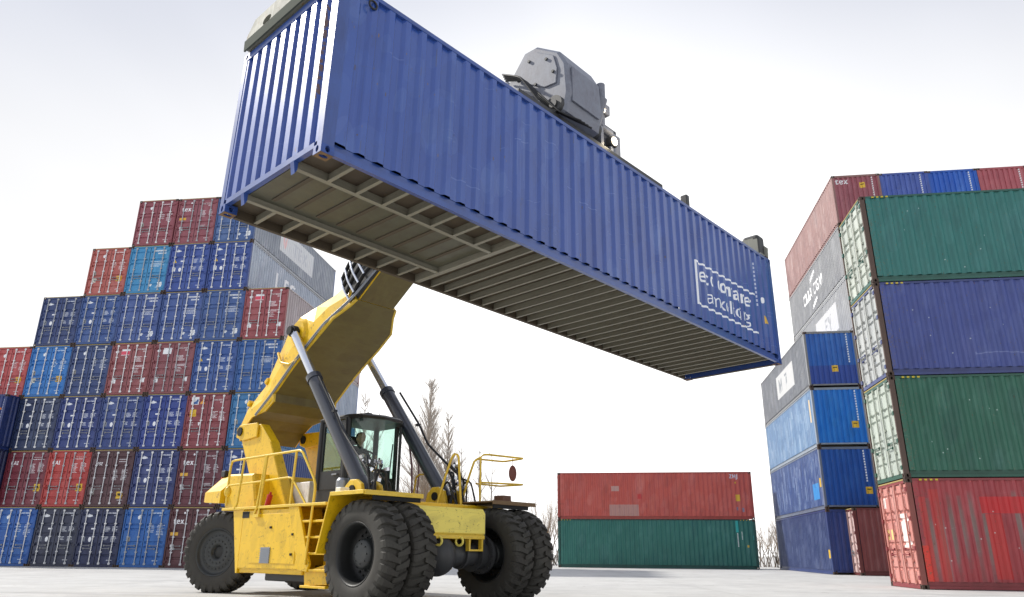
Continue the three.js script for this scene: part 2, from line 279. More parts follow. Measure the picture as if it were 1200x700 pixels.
// o: {L, H, color, sideMap, sideMapB, endMap, doorMap, frame, door: 'full' | 'plain', kind}
function container(o, label, group) {
  const L = o.L ?? CL, H = (o.H ?? HC) - 0.012, g = boxGeos(L, H), t = thing('shipping_container', label, 'container', group);
  const pm = flatPaint(o.color), fm = o.frame ? flatPaint(o.frame) : pm, own = (map, rough) => (map ? paintMat('#fff', { map, rough: rough ?? o.rough ?? 0.5, sheen: o.sheen ?? 0.1, coat: o.coat }) : pm);
  part('side_panel', g.sideA, own(o.sideMap, o.sideRough), t); part('side_panel', g.sideB, own(o.sideMapB, o.sideRough), t);
  part('end_panel', g.end, own(o.endMap), t); part('roof_panel', g.roof, pm, t); part('floor', g.floor, floorMat, t);
  part('bottom_rail', g.bottomRailA, fm, t); part('bottom_rail', g.bottomRailB, o.railB ? flatPaint(o.railB) : fm, t); part('top_rail', g.topRailA, fm, t); part('top_rail', g.topRailB, o.railB ? flatPaint(o.railB) : fm, t);
  g.posts.forEach((q) => part('corner_post', q, fm, t)); g.castings.forEach((q) => part('corner_casting', q, o.casting ?? castingMat, t));
  part('end_header', g.endHeader, fm, t); part('end_sill', g.endSill, fm, t); part('door_header', g.doorHeader, fm, t); part('door_sill', g.doorSill, fm, t);
  if (!o.hung) { part('floor_bearers', g.underframe, memberMat, t).userData.kind = 'stuff'; }
  const dm = own(o.doorMap), lv = g.leaves[o.kind ?? 0];
  const dA = part('door', lv[0], dm, t), dB = part('door', lv[1], dm, t);
  part('door_seal', g.seal, sealMat, t);
  if (o.door !== 'plain') {
    g.bars.forEach((q, i) => { const d = i < 2 ? dA : dB; part('locking_bar', q, o.bar ?? barMat, d); part('handle', g.handles[i], o.handle ?? handleMat, d); });
    g.hinges.forEach((q) => part('hinge', q, fm, t));
    if (!o.hung) part('warning_mark', g.mark, markMat, t);
  }
  return t;
}
const yawTo = (dx, dz) => Math.atan2(-dz, dx); // turn local x to this three.js ground direction
const PSI = 0.14225, dirA = V(Math.sin(PSI), 0, -Math.cos(PSI)), dirB = V(Math.cos(PSI), 0, Math.sin(PSI)); // a: away along the alley, b: to the right across it
const yawDoorsToCamera = yawTo(-dirA.x, -dirA.z), yawDoorsAway = yawTo(dirA.x, dirA.z), yawDoorsLeft = yawTo(-dirB.x, -dirB.z);

// print on door ends
function doorPrint(style, seed) {
  return (x, k, r, w, h) => {
    const q = (u) => u * w, y = (v) => v * h; x.fillStyle = '#e9edf2';
    const line = (u, v, len, hh = 0.012) => { let a = q(u); const e = q(u + len); while (a < e) { const s = w * (0.012 + 0.02 * r()); x.fillRect(a, y(v), Math.min(s, e - a), h * hh); a += s + w * 0.007; } };
    const block = (u, v, rows, len, gap = 0.022) => { for (let i = 0; i < rows; i++) line(u, v + i * gap, len * (0.6 + 0.4 * r()), 0.011); };
    const txt = (s, u, v, size, font = 'bold', fam = 'sans-serif') => { x.font = `${font} ${Math.round(size * h)}px ${fam}`; x.fillText(s, q(u), y(v)); };
    const id = (v = 0.115) => { x.font = `bold ${Math.round(h * 0.032)}px sans-serif`; let s = ''; for (let i = 0; i < 4; i++) s += 'TGHU'[Math.floor(r() * 4)]; s += ' '; for (let i = 0; i < 6; i++) s += Math.floor(r() * 10); x.fillText(s, q(0.6), y(v)); x.font = `bold ${Math.round(h * 0.027)}px sans-serif`; x.fillText('45G1', q(0.76), y(v + 0.042)); };
    if (style === 'bird' || style === 'birdsign') {
      x.beginPath(); x.ellipse(q(0.2), y(0.15), w * 0.075, h * 0.022, 0, 0, 7); x.fill(); x.beginPath(); x.moveTo(q(0.1), y(0.155)); x.lineTo(q(0.2), y(0.115)); x.lineTo(q(0.3), y(0.165)); x.lineTo(q(0.2), y(0.15)); x.fill();
      id(); x.fillRect(q(0.3), y(0.355), w * 0.1, h * 0.026); x.beginPath(); x.ellipse(q(0.31), y(0.545), w * 0.035, h * 0.042, 0, 0, 7); x.fill();
      block(0.62, 0.335, 4, 0.12); block(0.78, 0.33, 4, 0.13); block(0.62, 0.5, 3, 0.1); block(0.78, 0.5, 4, 0.13);
      x.fillStyle = style === 'birdsign' ? '#e3e6ea' : '#7d8490'; x.fillRect(q(0.12), y(0.5), w * 0.08, h * 0.08);
      if (style === 'birdsign') { x.fillStyle = '#d8b84a'; x.beginPath(); x.moveTo(q(0.11), y(0.4)); x.lineTo(q(0.16), y(0.33)); x.lineTo(q(0.21), y(0.4)); x.fill(); }
    } else if (style === 'tex') {
      txt('tex', 0.1, 0.28, 0.13); x.beginPath(); x.arc(q(0.33), y(0.1), w * 0.022, 0, 7); x.fill(); id(0.14); block(0.6, 0.28, 7, 0.14); block(0.8, 0.28, 7, 0.12);
      x.fillStyle = '#d9a93a'; x.fillRect(q(0.07), y(0.42), w * 0.17, h * 0.055); x.fillStyle = '#cfd2d6'; x.fillRect(q(0.1), y(0.62), w * 0.08, h * 0.09); block(0.6, 0.6, 2, 0.2);
    } else if (style === 'cai') {
      txt('CAI', 0.1, 0.26, 0.095); block(0.62, 0.12, 2, 0.28, 0.035); block(0.58, 0.24, 8, 0.14); block(0.78, 0.22, 8, 0.14);
      x.fillStyle = '#d8b232'; x.fillRect(q(0.77), y(0.6), w * 0.14, h * 0.13); x.fillStyle = '#40302c'; x.fillRect(q(0.8), y(0.63), w * 0.08, h * 0.04); x.fillRect(q(0.1), y(0.62), w * 0.07, h * 0.09);
    } else if (style === 'fsi') {
      txt('FSI', 0.14, 0.28, 0.075, 'italic bold'); block(0.66, 0.17, 2, 0.24, 0.04); block(0.56, 0.36, 8, 0.14, 0.024); block(0.76, 0.36, 8, 0.14, 0.024);
      x.fillStyle = '#d8b232'; x.fillRect(q(0.72), y(0.74), w * 0.14, h * 0.12); x.fillStyle = '#2b2320'; x.fillRect(q(0.75), y(0.77), w * 0.08, h * 0.04); x.fillStyle = '#8e8a88'; x.fillRect(q(0.1), y(0.68), w * 0.1, h * 0.11);
    } else if (style === 'sign') {
      x.fillStyle = '#e5e8ec'; x.fillRect(q(0.1), y(0.07), w * 0.17, h * 0.14); x.fillStyle = '#2f5b9c'; x.beginPath(); x.moveTo(q(0.12), y(0.2)); x.lineTo(q(0.25), y(0.2)); x.lineTo(q(0.25), y(0.1)); x.fill();
      x.fillStyle = '#df9a34'; x.beginPath(); x.moveTo(q(0.3), y(0.2)); x.lineTo(q(0.36), y(0.1)); x.lineTo(q(0.42), y(0.2)); x.fill(); x.fillStyle = '#d8b232'; x.fillRect(q(0.1), y(0.3), w * 0.14, h * 0.13);
      x.fillStyle = '#e9edf2'; x.beginPath(); x.moveTo(q(0.3), y(0.53)); x.lineTo(q(0.38), y(0.53)); x.lineTo(q(0.34), y(0.6)); x.fill(); id(0.14); block(0.6, 0.34, 6, 0.14); block(0.78, 0.34, 8, 0.14); block(0.12, 0.53, 3, 0.08);
    } else if (style === 'label' || style === 'label2') {
      x.beginPath(); x.ellipse(q(0.14), y(0.17), w * 0.04, h * 0.03, 0, 0, 7); x.fill(); x.fillRect(q(0.24), y(0.12), w * 0.2, h * 0.12);
      if (style === 'label') { x.fillStyle = '#d34b63'; x.fillRect(q(0.24), y(0.16), w * 0.2, h * 0.07); x.fillStyle = '#e9edf2'; }
      id(0.14); block(0.58, 0.27, 5, 0.2); block(0.6, 0.5, 4, 0.14); x.fillRect(q(0.13), y(0.67), w * 0.09, h * 0.11); x.fillRect(q(0.84), y(0.68), w * 0.07, h * 0.09); block(0.58, 0.44, 2, 0.3);
    } else if (style === 'yard') {
      line(0.6, 0.1, 0.3, 0.03); line(0.7, 0.16, 0.2, 0.025); block(0.56, 0.34, 5, 0.34, 0.025); x.beginPath(); x.arc(q(0.63), y(0.84), w * 0.035, 0, 7); x.fill(); x.fillRect(q(0.8), y(0.78), w * 0.11, h * 0.1);
    } else { // plain ownership data
      id(); block(0.56, 0.3, 5, 0.14, 0.028); block(0.76, 0.3, 7, 0.16, 0.026); x.beginPath(); x.ellipse(q(0.33), y(0.17), w * 0.03, h * 0.04, 0, 0, 7); x.fill();
      x.fillStyle = '#8b8a86'; x.fillRect(q(0.12), y(0.5), w * 0.08, h * 0.08);
      if (style === 'square') { x.fillStyle = '#dcae35'; x.fillRect(q(0.74), y(0.6), w * 0.14, h * 0.12); x.fillStyle = '#dcdcd2'; x.fillRect(q(0.14), y(0.63), w * 0.09, h * 0.1); }
    }
    x.fillStyle = '#dfe3e8'; x.globalAlpha = 0.9; line(0.76, 0.88, 0.12, 0.014); x.globalAlpha = 1;
  };
}
// ---------------------------------------------------------------- stepped block of containers, door ends to the yard
const yellowMark = new THREE.MeshStandardMaterial({ color: lin('#c9b43a'), roughness: 0.7 });
const ORD = ['first', 'second', 'third', 'fourth', 'fifth', 'sixth', 'seventh'];
const LW = 2.4642;
const placeEnd = (t, corner, col, w, tier, out = 0) => { // boxes lying along the alley; corner is the block's front corner, columns run along -b (left) or +b
  const p = corner.clone().addScaledVector(dirB, w * (col + 0.5)).addScaledVector(dirA, CL / 2 - out); const j = placeEnd.r; t.rotation.y += (j() - 0.5) * 0.004; p.addScaledVector(dirA, (j() - 0.5) * 0.07).addScaledVector(dirB, (j() - 0.5) * 0.014); t.position.set(p.x, tier * HC, p.z);
};
placeEnd.r = rng(19);
{
  const corner = G(-12.2074, 0, 37.7713);
  const cols = [
    [['navy', '#2a3a6e', 'plain'], ['blue', '#2c4a90', 'bird'], ['light blue', '#2f78b4', 'plain'], ['blue', '#2f62aa', 'yard'], ['dusty red', '#a04c54', 'label']],
    [['dark maroon', '#562730', 'tex'], ['maroon', '#68303c', 'tex'], ['brick red', '#8f414a', 'sign'], ['blue', '#3258a0', 'birdsign'], ['slate blue', '#40609f', 'yard'], ['blue', '#34529f', 'birdsign'], ['slate blue', '#42639f', 'yard']],
    [['bright blue', '#1f66ba', 'plain'], ['navy', '#2a3c78', 'bird'], ['royal blue', '#243f92', 'bird'], ['dusty red', '#8e4d55', 'label2'], ['slate blue', '#425fa2', 'yard'], ['royal blue', '#3452a2', 'birdsign'], ['faded maroon', '#9a5460', 'tex']],
    [['dark navy', '#1c2955', 'bird'], ['brown', '#54323a', 'fsi'], ['blue', '#2b4488', 'bird'], ['dusty red', '#934d52', 'label'], ['slate blue', '#435ea0', 'yard'], ['sky blue', '#3f97cf', 'yard'], ['faded maroon', '#984e5b', 'plain']],
    [['charcoal blue', '#2c3450', 'bird'], ['red', '#b93b39', 'cai'], ['royal blue', '#22387f', 'bird'], ['grey blue', '#2f477e', 'plain'], ['blue', '#38599c', 'bird'], ['orange red', '#ba5f58', 'square']],
    [['bright blue', '#1b5cb2', 'plain'], ['dark red', '#7c2f3f', 'cai'], ['dark slate blue', '#2b3b62', 'bird'], ['bright blue', '#2578ca', 'square'], ['navy', '#2c4279', 'bird']],
    [['navy', '#20305f', 'plain'], ['dark navy', '#1c2a5e', null], ['navy', '#203677', null], ['coral red', '#bd4c50', 'square']],
  ];
  const what = { bird: 'white bird mark', birdsign: 'small warning triangle', plain: 'small white print', tex: 'white word tex', sign: 'coloured signs', label: 'red label', label2: 'white label', yard: 'white print on one door', fsi: 'slanted white letters', cai: 'three white letters', square: 'yellow square' };
  const sideTex = {  // alley sides paled, glare on the coloured paint is part of these tints
    '0/4': () => paint(1024, 256, '#a59a9c', { seed: 401, metres: 12.2, chalk: 2, rust: 0.3 }),
    '0/3': () => paint(1024, 256, '#9aa6b6', { seed: 402, metres: 12.2, chalk: 2, rust: 0.3 }),
    '1/6': () => paint(1024, 256, '#8b929d', { seed: 403, metres: 12.2, chalk: 2, rust: 0.2 }, (x, k) => {
      x.fillStyle = '#d4d7da'; x.fillRect(3.3 * k, 0.55 * k, 5.0 * k, 1.6 * k); x.fillStyle = '#e6c4c4'; x.font = `bold ${1.25 * k}px sans-serif`; x.fillText('V', 3.6 * k, 1.8 * k); x.fillStyle = '#c6cad0'; x.fillText('TEX', 5.2 * k, 1.8 * k); }),
    '1/5': () => paint(1024, 256, '#a3aebd', { seed: 404, metres: 12.2, chalk: 2, rust: 0.3 }, (x, k) => { x.fillStyle = '#f0f2f4'; x.font = `bold ${1.5 * k}px sans-serif`; x.fillText('L SC', 3.2 * k, 1.75 * k); }),
  };
  let n = 100;
  const hazed = (hex) => '#' + new THREE.Color(hex).lerp(new THREE.Color('#7d8390'), 0.02).getHexString(); // a little haze grey mixed into the paint colour
  cols.forEach((col, c) => col.forEach(([word, raw, style], t) => {
    const hex = '#' + new THREE.Color(hazed(raw)).multiplyScalar(0.84).getHexString(), st = sideTex[`${c}/${t}`];
    const o = { color: hex, doorMap: style ? paint(320, 380, hex, { seed: n, rust: 0.35, chalk: 1.3 }, doorPrint(style, n)) : undefined, kind: ['yard', 'plain', 'square'].includes(style) ? 1 : ['tex', 'cai', 'label', 'label2', 'sign'].includes(style) ? 2 : 0, bar: barMats[n % 3], rough: 0.5 };
    if (st) { o.sideMap = o.sideMapB = st(); o.railB = c ? '#a9b0ba' : '#b3a9aa'; }  // rails on this side carry the same painted glare
    if (!style) o.endMap = paint(320, 380, hex, { seed: n, rust: 0.3 }, (x, k) => { x.fillStyle = '#d8b232'; x.fillRect(1.95 * k, 1.62 * k, 0.24 * k, 0.34 * k); x.fillStyle = '#d9822c'; x.fillRect(2.0 * k, 1.1 * k, 0.13 * k, 0.13 * k); x.fillRect(2.06 * k, 0.72 * k, 0.1 * k, 0.1 * k); x.fillStyle = '#e5e8ec'; for (let i = 0; i < 9; i++) x.fillRect(2.2 * k, (0.25 + i * 0.13) * k, 0.06 * k, 0.09 * k); });
    const label = style ? `${word} container with ${what[style]}, ${ORD[t]} tier, ${ORD[c]} column from the boom` : `${word} container with plain ribbed end, ${ORD[t]} tier, last column from the boom`;
    const b = container(o, label, 'containers in the stepped block');
    b.rotation.y = style ? yawDoorsToCamera : yawDoorsAway;
    placeEnd(b, corner, -c - 1, LW, t, style ? 0 : 0.9);
    n++;
  }));
}

// ---------------------------------------------------------------- pair of long containers across the end of the alley
function longWays(o, label, group, corner, tier) { // long side to the yard, doors to the left; corner is its front left corner
  const b = container(o, label, group), p = corner.clone().addScaledVector(dirB, CL / 2).addScaledVector(dirA, CW / 2);
  b.rotation.y = yawDoorsLeft; b.position.set(p.x, tier * HC, p.z); return b;
}
// with the doors at the left, the long side that faces the yard is the -z side
{
  const corner = G(3.04, 0, 48.976);
  const green = paint(2048, 486, '#2f7066', { seed: 21, metres: 12.2, rust: 0.5 }, (x, k) => {
    x.fillStyle = '#2fa5a0'; x.fillRect(11.0 * k, 0.05 * k, 0.16 * k, 0.7 * k); x.fillRect(12.0 * k, 0.95 * k, 0.19 * k, 0.25 * k); x.fillStyle = '#dfe6e4'; for (let i = 0; i < 11; i++) { x.fillRect(11.05 * k, (0.8 + i * 0.075) * k, 0.06 * k, 0.05 * k); if (i < 6) x.fillRect(11.32 * k, (0.72 + i * 0.08) * k, 0.05 * k, 0.05 * k); }
    x.fillStyle = '#cfb343'; x.fillRect(11.6 * k, 1.5 * k, 0.11 * k, 0.14 * k);
  });
  const red = paint(2048, 486, '#c25a4f', { seed: 22, metres: 12.2, rust: 0.6, chalk: 1.4 }, (x, k, r) => {
    x.fillStyle = '#b98c84'; x.fillRect(3.3 * k, 2.0 * k, 1.85 * k, 0.7 * k); x.fillStyle = '#c39a92'; x.fillRect(3.45 * k, 0.85 * k, 0.5 * k, 0.32 * k); x.fillStyle = '#c23f40'; x.fillRect(5.1 * k, 1.35 * k, 0.25 * k, 0.3 * k);
    x.fillStyle = '#d3d8e6'; x.font = `bold ${0.34 * k}px sans-serif`; x.fillText('ZHJ', 10.85 * k, 0.4 * k); x.fillStyle = '#d9b23a'; x.fillRect(11.15 * k, 1.4 * k, 0.26 * k, 0.4 * k); x.fillRect(11.15 * k, 0.62 * k, 0.1 * k, 0.1 * k); x.fillStyle = '#8a7f95'; x.fillRect(11.15 * k, 2.15 * k, 0.1 * k, 0.2 * k); x.fillRect(11.5 * k, 2.2 * k, 0.12 * k, 0.25 * k);
    for (let i = 0; i < 40; i++) { x.globalAlpha = 0.12; x.fillStyle = '#6d3b38'; x.fillRect(r() * 12 * k, (1.6 + r()) * k, 0.3 * k * r(), 0.5 * k * r()); } x.globalAlpha = 1;
  });
  const gB = longWays({ color: '#2f7066', sideMapB: green, frame: '#275b55' }, 'green container on the ground under a faded red one, across the alley end', 'long containers across the alley end', corner, 0);
  const rT = longWays({ color: '#c25a4f', sideMapB: red, frame: '#b04e46' }, 'faded red container lying on a green one across the alley end', 'long containers across the alley end', corner, 1);
  for (const b of [gB]) for (let i = 0; i < 8; i++) part('warning_mark', box(0.05, 0.05, 0.008, (i % 2 ? -1 : 1) * (5.85 - 0.09 * i), HC - 0.05, -CW / 2 - 0.004), yellowMark, b);
}

// ---------------------------------------------------------------- near stack: green, blue, green over red, doors to the left
{
  const corner = G(10.955, 0, 20.9);
  const scuff = (x, k, r) => { for (let i = 0; i < 420; i++) { x.globalAlpha = 0.4; x.fillStyle = r() < 0.5 ? '#5c4030' : '#7d624b'; x.beginPath(); x.ellipse((0.14 + 0.9 * r() * r() * r() + (r() < 0.2 ? 8 * r() : 0)) * k, r() * 2.8 * k, (0.005 + 0.016 * r()) * k, (0.006 + 0.035 * r() * r()) * k, 0, 0, 7); x.fill(); } for (let i = 0; i < 7; i++) { x.globalAlpha = 0.8; x.fillStyle = '#c9d3cf'; x.beginPath(); x.arc((0.5 + r() * 3) * k, (0.4 + r() * 2.1) * k, 0.018 * k, 0, 7); x.fill(); } x.globalAlpha = 1; };
  const rows = [  // second colour is the door, paled to carry the glare on it
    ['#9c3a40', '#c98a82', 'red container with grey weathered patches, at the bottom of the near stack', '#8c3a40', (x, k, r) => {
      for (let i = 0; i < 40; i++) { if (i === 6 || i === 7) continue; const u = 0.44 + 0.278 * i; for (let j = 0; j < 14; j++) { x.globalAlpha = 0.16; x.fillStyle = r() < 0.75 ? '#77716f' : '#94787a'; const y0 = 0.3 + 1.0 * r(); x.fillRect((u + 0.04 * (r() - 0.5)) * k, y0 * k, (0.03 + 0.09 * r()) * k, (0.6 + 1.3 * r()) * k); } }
      x.globalAlpha = 0.85; x.fillStyle = '#c2262b'; x.fillRect(1.84 * k, 0.5 * k, 2.3 * k, 0.44 * k); x.fillStyle = '#b83331'; x.fillRect(1.9 * k, 0.96 * k, 0.42 * k, 1.66 * k);
      x.globalAlpha = 0.55; x.fillStyle = '#c23a33'; x.fillRect(0.26 * k, 0.5 * k, 0.2 * k, 2.2 * k); x.fillRect(0.55 * k, 0.3 * k, 0.24 * k, 2.4 * k); x.globalAlpha = 1; x.fillStyle = '#d1392c'; x.fillRect(0.14 * k, 1.78 * k, 0.2 * k, 0.92 * k); scuff(x, k, r); }],
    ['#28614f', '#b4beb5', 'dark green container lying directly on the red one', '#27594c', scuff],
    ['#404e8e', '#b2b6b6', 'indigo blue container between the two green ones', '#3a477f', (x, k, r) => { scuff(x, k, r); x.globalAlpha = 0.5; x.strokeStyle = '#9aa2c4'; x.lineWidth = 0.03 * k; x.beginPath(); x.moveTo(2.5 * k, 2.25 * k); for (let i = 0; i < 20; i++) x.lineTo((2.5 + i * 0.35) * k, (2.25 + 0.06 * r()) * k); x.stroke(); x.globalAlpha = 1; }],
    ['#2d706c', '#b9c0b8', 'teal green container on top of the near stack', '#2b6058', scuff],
  ];
  rows.forEach(([hex, door, label, frame, draw], t) => {
    const sideMapB = paint(2048, 486, hex, { seed: 60 + t, metres: 12.2, rust: 1.2 }, draw);
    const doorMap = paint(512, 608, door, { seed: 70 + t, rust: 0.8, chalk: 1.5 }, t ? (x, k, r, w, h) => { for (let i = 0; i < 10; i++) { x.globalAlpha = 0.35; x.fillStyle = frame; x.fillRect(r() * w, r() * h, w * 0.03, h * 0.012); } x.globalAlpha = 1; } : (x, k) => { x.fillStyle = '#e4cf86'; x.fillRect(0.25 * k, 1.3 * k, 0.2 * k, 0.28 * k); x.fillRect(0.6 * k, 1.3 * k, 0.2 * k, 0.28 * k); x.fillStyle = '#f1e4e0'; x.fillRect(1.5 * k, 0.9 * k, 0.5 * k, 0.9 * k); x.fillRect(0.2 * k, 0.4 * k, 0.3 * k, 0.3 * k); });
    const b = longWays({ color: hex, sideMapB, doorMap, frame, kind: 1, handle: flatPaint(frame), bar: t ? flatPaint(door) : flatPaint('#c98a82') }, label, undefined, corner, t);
    b.children.filter((m) => m.name === 'hinge' || m.name === 'corner_post').forEach((m) => { m.material = m.name === 'hinge' ? flatPaint(frame) : flatPaint(t ? '#57433a' : '#8a4a44'); });
    for (let i = 0; i < 4; i++) part('warning_mark', box(0.07, 0.045, 0.008, 5.7 - 0.14 * i, HC - 0.055, -CW / 2 - 0.004), yellowMark, b);
  });
}

// ---------------------------------------------------------------- single container behind the near stack
{
  const corner = G(15.5027, 0, 34.5496);
  longWays({ color: '#74393a', sideMapB: paint(1024, 256, '#74393a', { seed: 81, metres: 12.2, rust: 1.5 }), doorMap: paint(320, 380, '#cbb1ae', { seed: 82 }), frame: '#6a3536', bar: flatPaint('#b99a98'), kind: 2 }, 'brown container with sheen-paled doors on the ground behind the near red container', undefined, corner, 0);  // door and bar colours paled, their sheen is painted in
}

// ---------------------------------------------------------------- tall block behind the near stack, closed ends to the yard
{
  const corner = G(14.808, 0, 35.682 + 0.12), RW = 2.45;
  const C = {
    n: ['dark blue', '#2b3f7c'], b: ['blue', '#20549f'], e: ['bright blue', '#1b6cc0'], r: ['faded red', '#9c4f55'], w: ['grey', '#a9adb2'], m: ['maroon', '#7d4048'], s: ['light blue', '#6f93bd'], t: ['strong blue', '#2f5aa8'],
  };
  const cols = ['nbew', 'nmbewwr', 'bnrmbet', 'rbnebme', 'bmenbrr', 'nbrebmt'];
  const endPrint = (word, sign, dark) => (x, k) => {
    x.fillStyle = '#e6e9ed'; if (word) { x.font = `bold ${0.42 * k}px sans-serif`; x.fillText(word, 0.16 * k, 0.5 * k); }
    for (let i = 0; i < 12; i++) x.fillRect(1.98 * k, (0.16 + i * 0.125) * k, 0.055 * k, 0.085 * k);
    if (dark) { x.fillStyle = dark; x.fillRect(0.1 * k, 1.75 * k, 2.2 * k, 1.1 * k); }
    if (sign) { x.fillStyle = '#dab43a'; x.fillRect(sign[0] * k, sign[1] * k, 0.3 * k, 0.32 * k); x.fillStyle = '#4a3d20'; x.fillRect((sign[0] + 0.06) * k, (sign[1] + 0.09) * k, 0.18 * k, 0.05 * k); }
  };
  const sidePaint = {
    '0/0': () => paint(1024, 256, '#2f3d69', { seed: 501, metres: 12.2, chalk: 2.2, rust: 0.4 }, (x, k) => { x.fillStyle = '#dab43a'; x.fillRect(11.7 * k, 1.9 * k, 0.3 * k, 0.4 * k); }),
    '0/1': () => paint(1024, 256, '#3d5385', { seed: 502, metres: 12.2, chalk: 3.4, rust: 0.6 }, (x, k, r) => { x.fillStyle = '#3f8fd0'; x.fillRect(10.2 * k, 1.7 * k, 1.2 * k, 0.8 * k); x.fillStyle = '#dab43a'; x.fillRect(11.6 * k, 1.5 * k, 0.3 * k, 0.45 * k); for (let i = 0; i < 60; i++) { x.globalAlpha = 0.3; x.fillStyle = r() < 0.5 ? '#31518f' : '#a9b8cf'; x.fillRect(r() * 12 * k, r() * 2 * k, 0.15 * k, (0.4 + 1.4 * r()) * k); } x.globalAlpha = 1; }),
    '0/2': () => paint(1024, 256, '#6d8db2', { seed: 503, metres: 12.2, chalk: 3, rust: 0.4 }, (x, k, r) => { for (let i = 0; i < 50; i++) { x.globalAlpha = 0.22; x.fillStyle = r() < 0.5 ? '#7fa0c8' : '#d9e3ec'; x.fillRect(r() * 12 * k, r() * 2 * k, 0.15 * k, (0.4 + 1.4 * r()) * k); } x.globalAlpha = 1; x.fillStyle = '#e0c9a0'; x.fillRect(11.4 * k, 0.5 * k, 0.25 * k, 1.2 * k); }),
    '0/3': () => paint(1024, 256, '#71757d', { seed: 504, metres: 12.2, chalk: 2, rust: 0.2 }, (x, k) => { x.fillStyle = '#d3d4d5'; x.fillRect(4.6 * k, 0.75 * k, 4.4 * k, 1.4 * k); x.fillStyle = '#9ba0a6'; x.font = `bold ${1.15 * k}px sans-serif`; x.fillText('M', 5.2 * k, 1.86 * k); x.fillText('7', 6.9 * k, 1.86 * k); }),
    '1/4': () => paint(1024, 256, '#999b9e', { seed: 505, metres: 12.2, chalk: 2, rust: 0.2 }, (x, k) => { x.fillStyle = '#d6d6d7'; x.fillRect(5.4 * k, 0.6 * k, 4.4 * k, 1.6 * k); x.fillStyle = '#b2b4b7'; x.font = `bold ${1.3 * k}px sans-serif`; x.fillText('EY', 7.2 * k, 1.9 * k); }),
    '1/5': () => paint(1024, 256, '#85878b', { seed: 506, metres: 12.2, chalk: 2, rust: 0.2 }, (x, k) => { x.fillStyle = '#f3f3f3'; x.font = `bold ${1.0 * k}px sans-serif`; x.fillText('CMA CGM', 3.4 * k, 1.85 * k); x.beginPath(); x.ellipse(6 * k, 0.6 * k, 0.7 * k, 0.12 * k, -0.3, 0, 7); x.fill(); x.beginPath(); x.ellipse(6 * k, 2.35 * k, 0.7 * k, 0.12 * k, -0.3, 0, 7); x.fill(); }),
    '1/6': () => paint(1024, 256, '#977370', { seed: 507, metres: 12.2, chalk: 2, rust: 0.5 }, (x, k, r) => { for (let i = 0; i < 50; i++) { x.globalAlpha = 0.2; x.fillStyle = r() < 0.5 ? '#b98d88' : '#e3d3cf'; x.fillRect(r() * 12 * k, r() * 2 * k, 0.1 * k, (0.4 + 1.4 * r()) * k); } x.globalAlpha = 1; }),
  };
  const endMaps = {
    '0/0': ['#2b3f7c'], '0/1': ['#1c4f9e', '', [1.9, 1.85]], '0/2': ['#1a70c8', '', [1.7, 1.65]], '0/3': ['#1f5cad', '', [1.15, 1.75], '#2a4897'],
    '1/6': ['#93505a', 'tex', [1.35, 0.45]], '2/6': ['#4159a8'], '3/6': ['#1f58b8'], '4/6': ['#a9565f'], '5/6': ['#3c57a5'],
  };
  cols.forEach((s, c) => [...s].forEach((k, t) => {
    const [word, hex] = C[k], em = endMaps[`${c}/${t}`], sp = sidePaint[`${c}/${t}`];
    const o = { color: em ? em[0] : hex, door: 'plain', endMap: em ? paint(384, 456, em[0], { seed: 300 + c * 10 + t, rust: 0.3 }, endPrint(em[1], em[2], em[3])) : undefined, frame: em && c === 1 ? '#8f5a5e' : undefined };
    if (sp) { o.sideMap = o.sideMapB = sp(); o.frame = ({ '0/3': '#7e8288', '0/2': '#8797aa', '0/1': '#66738c', '1/6': '#8f6a68' })[`${c}/${t}`]; }
    const names = { 'w': 'grey sided', 's': 'pale' };
    const b = container(o, `${names[k] ?? word} container, ${ORD[t]} tier, ${ORD[c]} column of tall block behind the near stack`, 'containers in the tall block');
    b.rotation.y = yawDoorsAway; placeEnd(b, corner, c, RW, t);
    if (c >= 1 && c <= 5 && t === 6) b.position.y += 0;
  }));
}

